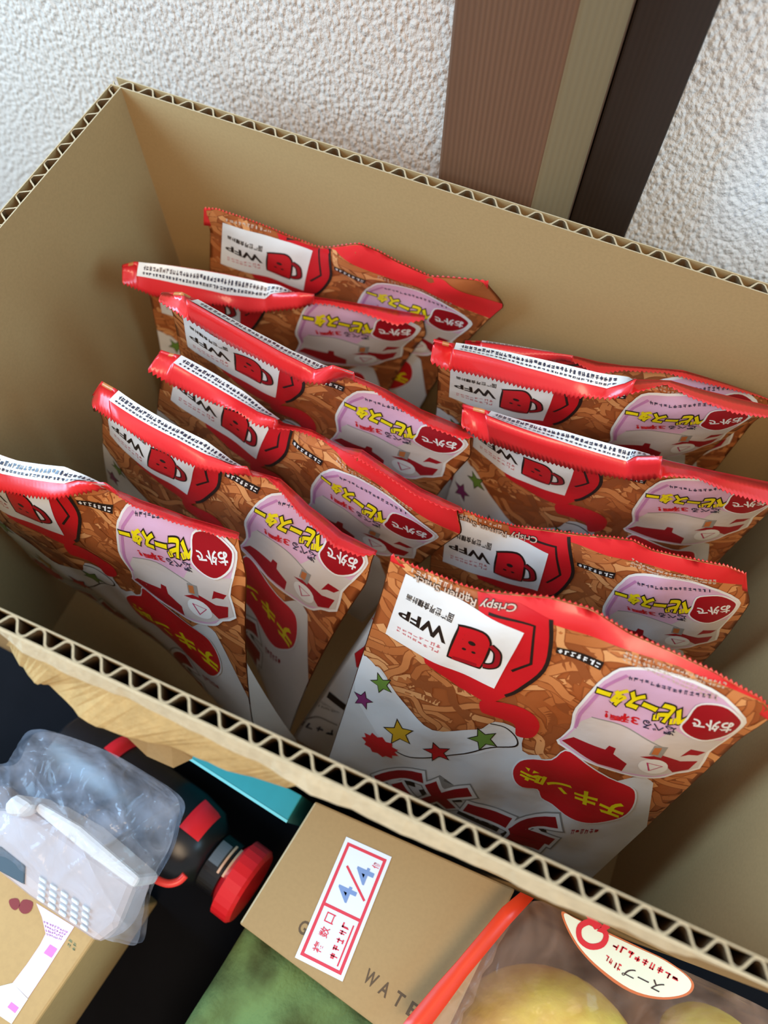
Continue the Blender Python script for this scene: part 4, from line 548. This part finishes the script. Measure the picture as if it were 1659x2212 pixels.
p0, p1 = sb(.24, .21), sb(.82, .40); dv = (p1 - p0) / np.linalg.norm(p1 - p0); nv_ = np.array([-dv[1], dv[0]]) * .45
flat(st, [p0 - nv_, p1 - nv_, p1 + nv_, p0 + nv_], gz + .34, 'sticker_red')
stext('個', .70, .09, .84, .135, 'sticker_red', .02)
for ch, v_ in zip('複数口', (.82, .70, .59)): stext(ch, .24, v_, .42, v_ + .075, 'sticker_red', .01)
v, f = marks(random.Random(3), [sb(.78, .90), sb(.78, .60), sb(.56, .90), sb(.56, .60)], 5, 1); st.add([W3((a, b, gz + .36)) for a, b in v], f, 'sticker_red'); bar(.79, .60, .82, .92)
st.build('shipping_sticker', gb)['label'] = 'white sticker with red frame and blue handwritten 4/4'

# teal box standing against the front of the cardboard box
fr = frame2((-91, -0.2), math.radians(-6.7)); tb = tag(empty('teal_box', tuple(W3((*fr(25, 5), -FLOOR)))), 'slim glossy teal box upright between cardboard box and black flask', 'box')
prism('box_body', [fr(0, 0), fr(54, 0), fr(54, 12.0), fr(0, 8.6)], -FLOOR, -330, 'teal_card', tb, 0.0005)
prism('edge_highlight', [fr(0, -.1), fr(54, -.1), fr(54, 1.0), fr(0, 1.0)], -331, -329.7, 'teal_highlight', tb)['label'] = 'painted light turquoise highlight along the front edge'  # pale strip painted in for the highlight on the front edge

# black flask lying on its side
fk = tag(empty('flask', tuple(W3((-98, -27, -FLOOR)))), 'black flask with red bands and a red cap lying behind the clear bag', 'flask')
pA = np.array([-152., -19., -366.]); pB = np.array([-48., -36., -362.]); ax = (pB - pA) / np.linalg.norm(pB - pA); u1 = np.cross([0, 0, 1], ax); u1 /= np.linalg.norm(u1); u2 = np.cross(ax, u1)
def lathe(name, prof, k, a0=0.0, a1=2 * math.pi, n=40, parent=fk, smooth=True):
    full = a1 - a0 > 6.2; m = MB(); vs = []
    for l, r_ in prof:
        for i in range(n + (0 if full else 1)):
            a = a0 + (a1 - a0) * i / n; vs.append(W3(pA + ax * l + (u1 * math.cos(a) + u2 * math.sin(a)) * r_))
    w = n + (0 if full else 1); fs = [(j * w + i, j * w + (i + 1) % w, (j + 1) * w + (i + 1) % w, (j + 1) * w + i) for j in range(len(prof) - 1) for i in range(n)]
    m.add(vs, fs, k); return m.build(name, parent, smooth=smooth)
lathe('body', [(0, 0), (0, 17), (3, 20), (70, 20), (82, 18), (88, 13), (90, 10), (90, 0)], 'black_plastic')
lathe('red_band', [(23, 20.1), (23, 20.6), (31, 20.6), (31, 20.1)], 'red_plastic', .25, 1.0, 14); lathe('red_band', [(73, 19.6), (73, 20.3), (81, 18.8), (83, 17.9)], 'red_plastic', .45, 1.35, 16)
lathe('collar', [(89, 10), (89.5, 12.0), (98, 12.0), (98.4, 10)], 'black_plastic', smooth=False); lathe('grey_button', [(89.6, 11.6), (90, 13.0), (95, 13.0), (95.4, 11.6)], 'grey_plastic', .75, 1.55, 8, smooth=False)
for l in (95.9, 98.6): lathe('gold_ring', [(l, 11.4), (l, 12.9), (l + 1.0, 12.9), (l + 1.0, 11.4)], 'gold_ring', .6, 1.7, 10, smooth=False)
lathe('cap', [(98, 0), (98, 10), (101.2, 15.5), (101.4, 16.5), (109, 16.5), (110.5, 15), (110.5, 0)], 'red_plastic', n=28, smooth=False)
def tube(name, pts, r_, k, parent):
    P_ = [Vector(W3(p)) for p in pts]; m = MB(); vs = []; n = 10
    for i, p in enumerate(P_):
        t = (P_[min(i + 1, len(P_) - 1)] - P_[max(i - 1, 0)]).normalized(); a = t.orthogonal().normalized(); b = t.cross(a)
        if i: a = (pa - t * pa.dot(t)).normalized(); b = t.cross(a)
        pa = a
        for j in range(n): vs.append(p + (a * math.cos(2 * math.pi * j / n) + b * math.sin(2 * math.pi * j / n)) * (r_ / 1000))
    fs = [(i * n + j, i * n + (j + 1) % n, (i + 1) * n + (j + 1) % n, (i + 1) * n + j) for i in range(len(P_) - 1) for j in range(n)] + [tuple(range(n))[::-1], tuple((len(P_) - 1) * n + j for j in range(n))]
    m.add(vs, fs, k); return m.build(name, parent, smooth=True)
tube('carry_loop', [tuple(p) for p in smooth_poly(DATA['loop'], False, 5)], 1.6, 'coral_plastic', fk)['label'] = 'bright coral red loop'

# kraft box with a lilac label, the white device in its clear bag lying on it
kz = -330.0; fr = frame2((-92, -106), math.radians(-9)); kb = tag(empty('parcel_box', tuple(W3((*fr(-40, 30), -FLOOR)))), 'small brown parcel box with a lilac printed label, lower left corner', 'box')
prism('box_body', [fr(-95, -60), fr(0, -60), fr(0, 44), fr(-95, 44)], -FLOOR, kz, 'kraft_box', kb, 0.0012)
lb = MB(); L_ = DATA['label']; flat(lb, L_['lilac'], kz + .15, 'label_lilac'); flat(lb, L_['white'], kz + .2, 'label_white')
for k in ('sq1', 'sq2'): flat(lb, L_[k], kz + .26, 'label_pink')
v, f = marks(random.Random(9), L_['txt'], 9, 4); lb.add([W3((a, b, kz + .26)) for a, b in v], f, 'label_ink'); lb.build('printed_label', kb)
sn = MB(); flat(sn, smooth_poly(L_['stain1'], True, 3), kz + .15, 'stain_red'); flat(sn, smooth_poly(L_['stain2'], True, 3), kz + .15, 'stain_red'); v, f = marks(random.Random(2), L_['green'], 2, 2); sn.add([W3((a, b, kz + .15)) for a, b in v], f, 'ink_green'); sn.build('ink_mark', kb)
D_ = DATA['device']; dv = tag(empty('handheld_device', tuple(W3((-100, -52, kz)))), 'white handheld keypad device with a grey screen inside the clear bag', 'device')
prism('casing', D_['case'], kz + 1.0, -306, 'beige_plastic', dv, 0.003); prism('front_edge', D_['edge'], kz + 1.0, -302, 'white_plastic', dv, 0.0015); prism('screen', D_['screen'], -306.5, -305.3, 'screen_grey', dv, 0.0004); prism('knob', D_['knob'], kz + 1.0, -298, 'white_plastic', dv, 0.003)
for qd in D_['keys']: prism('key', qd, -306.5, -304.6, 'key_white', dv, 0.0005)
pb = MB(); outl = np.array(DATA['bag']); c = outl.mean(0); n = len(outl); rings = 30; r3 = random.Random(4); ph = [r3.uniform(0, 6) for _ in range(6)]
ol = smooth_poly(outl, True, 10); n = len(ol)
def bagz(x, y, r_): 
    return -299 + 9 * (1 - r_ ** 2.2) - 8 * r_ ** 3 + 2.0 * (1 - abs(math.sin(.11 * x + .16 * y + ph[0]))) ** 3 + 1.6 * (1 - abs(math.sin(.2 * x - .12 * y + ph[1]))) ** 4 + 1.2 * (1 - abs(math.sin(.3 * y + .1 * x + ph[2]))) ** 4
vs = []
for k in range(1, rings + 1):
    r_ = k / rings
    for x, y in c + (ol - c) * r_: vs.append(W3((x, y, bagz(x, y, r_))))
vs.append(W3((*c, bagz(*c, 0)))); fs = [((k - 1) * n + i, (k - 1) * n + (i + 1) % n, k * n + (i + 1) % n, k * n + i) for k in range(1, rings) for i in range(n)] + [(len(vs) - 1, i, (i + 1) % n) for i in range(n)]
pb.add(vs, fs, 'clear_bag'); top = len(vs)
lo = [W3((x, y, -329.5 + 20 * max(0, k / rings - .75) * 4 * .8)) for k in range(1, rings + 1) for x, y in c + (ol - c) * (k / rings)]
pb.add(lo, [(k * n + i, k * n + (i + 1) % n, (k - 1) * n + (i + 1) % n, (k - 1) * n + i) for k in range(1, rings) for i in range(n)], 'clear_bag')
tag(pb.build('plastic_bag', smooth=True), 'crumpled clear plastic bag around the white keypad device', 'bag')

# green cloth in front of the gift box
gc = MB(); fr = frame2((-37.5, -46.5), math.radians(-8.8)); nx, ny = 40, 30; rg = random.Random(8)
g_top = []
for j in range(ny + 1):
    for i in range(nx + 1):
        x = 90 * i / nx; y = -75 + 75 * j / ny; ed = min(i, nx - i, j, ny - j) / 3.0; h = -349 - 6 * (1 - min(1, ed)) ** 2 + 1.3 * math.sin(.14 * x + .11 * y) + .8 * math.sin(.3 * x - .2 * y)
        g_top.append(W3((*fr(x - .03 * y * 0, y), h)))
gi = lambda i, j: j * (nx + 1) + i
gf = [(gi(i, j), gi(i + 1, j), gi(i + 1, j + 1), gi(i, j + 1)) for j in range(ny) for i in range(nx)]
rim = [gi(i, 0) for i in range(nx)] + [gi(nx, j) for j in range(ny)] + [gi(i, ny) for i in range(nx, 0, -1)] + [gi(0, j) for j in range(ny, 0, -1)]
b0 = len(g_top); base = [np.array([g_top[i][0], g_top[i][1], 0.0005]) for i in rim]
gf += [(rim[(i + 1) % len(rim)], rim[i], b0 + i, b0 + (i + 1) % len(rim)) for i in range(len(rim))] + [tuple(b0 + i for i in range(len(rim)))]
gc.add(g_top + base, gf, 'green_cloth'); tag(gc.build('folded_cloth', smooth=True), 'folded mottled green cloth below the gold gift box', 'cloth')

# noodle bag at the lower right
nb = tag(empty('noodle_bag', tuple(W3((100, -25, -FLOOR)))), 'translucent food bag with orange edge and oval label, lower right', 'bag')
N_ = DATA['nbag']; ol = smooth_poly(N_['outline'], True, 6); c = np.array(N_['outline']).mean(0); n = len(ol)
def nz(x, y, r_): return -312 + 12 * (1 - r_ ** 3) + 0.7 * math.sin(.2 * x - .3 * y) + .5 * math.sin(.45 * x + .3 * y)
vs = []; fs = []
for k in range(1, rings + 1):
    for x, y in c + (ol - c) * (k / rings): vs.append(W3((x, min(y, 7.5), nz(x, y, k / rings))))
vs.append(W3((*c, nz(*c, 0)))); fs = [((k - 1) * n + i, (k - 1) * n + (i + 1) % n, k * n + (i + 1) % n, k * n + i) for k in range(1, rings) for i in range(n)] + [(len(vs) - 1, i, (i + 1) % n) for i in range(n)]
m = MB(); m.add(vs, fs, 'noodle_bag_film'); lo = [W3((x, min(y, 7.5), -313 - 78 * min(1, (1 - k / rings) * 9) * min(1, max(0, (x - 57 - .15 * y) / 3)))) for k in range(1, rings + 1) for x, y in c + (ol - c) * (k / rings)]
m.add(lo, [(k * n + i, k * n + (i + 1) % n, (k - 1) * n + (i + 1) % n, (k - 1) * n + i) for k in range(1, rings) for i in range(n)], 'noodle_bag_film'); m.build('film', nb, smooth=True)
m = MB(); sp = N_['seam']; up = [W3((p[0], min(p[1], 7), -308 + .6 * math.sin(i))) for i, p in enumerate(sp[0])]; dn = [W3((p[0], min(p[1], 7), -308.5 + .6 * math.sin(i + 1))) for i, p in enumerate(sp[1])]; k = len(up)
m.add(up + dn, [(i, i + 1, k + i + 1, k + i) for i in range(k - 1)], 'orange_seal'); o = m.build('edge_seal', nb, smooth=True); md = o.modifiers.new('film', 'SOLIDIFY'); md.thickness = .0006
o['label'] = 'orange red sealed edge'
m = MB(); oz = -298.5; ovl = np.array(N_['oval']); under = lambda a_: np.c_[a_[:, 0], np.minimum(a_[:, 1], 7.0)]; flat(m, under(grow(smooth_poly(ovl, True, 4), 1.0)), oz, 'oval_orange'); flat(m, under(smooth_poly(ovl, True, 4)), oz + .12, 'oval_cream')
v, f = ribbon(smooth_poly(N_['ring'], True, 4).tolist() + [N_['ring'][0]], 1.9); m.add([W3((a, b, oz + .25)) for a, b in v], f, 'oval_red')
for tl in N_['tails']: flat(m, tl, oz + .33, 'oval_red')
flat_text(m, 'スープ', N_['soup'], oz + .25, 'oval_text', .01); v, f = marks(random.Random(6), N_['soup2'], 4, 1); m.add([W3((a, b, oz + .25)) for a, b in v], f, 'oval_red'); v, f = marks(random.Random(16), N_['redrow'], 9, 1); m.add([W3((a, b, oz + .25)) for a, b in v], f, 'oval_red'); m.build('oval_label', nb)
def cake(cx, cy, rx, ry, rot, lab):
    vs = []; fs = []; n, k = 40, 14
    for j in range(k + 1):
        a = math.pi * j / k; z = math.cos(a); r_ = math.sin(a) ** .7
        for i in range(n):
            b = 2 * math.pi * i / n; x = rx * r_ * math.cos(b); y = ry * r_ * math.sin(b); rr = math.hypot(x / rx, y / ry)
            dz = z * 31 - (7 * math.exp(-((rr - .15) / .32) ** 2) if z > 0 else 0); vs.append(W3((cx + x * math.cos(rot) - y * math.sin(rot), cy + x * math.sin(rot) + y * math.cos(rot), -355 + dz + .8 * math.sin(5 * b + 3 * rr))))
    fs = [(j * n + i, (j + 1) * n + i, (j + 1) * n + (i + 1) % n, j * n + (i + 1) % n) for j in range(k) for i in range(n)]
    m = MB(); m.add(vs, fs, 'noodle_cake'); tag(m.build('noodle_cake', smooth=True), lab, 'food', 'yellow noodle cakes in the food bag')
for a in N_['cakes']: cake(*a)
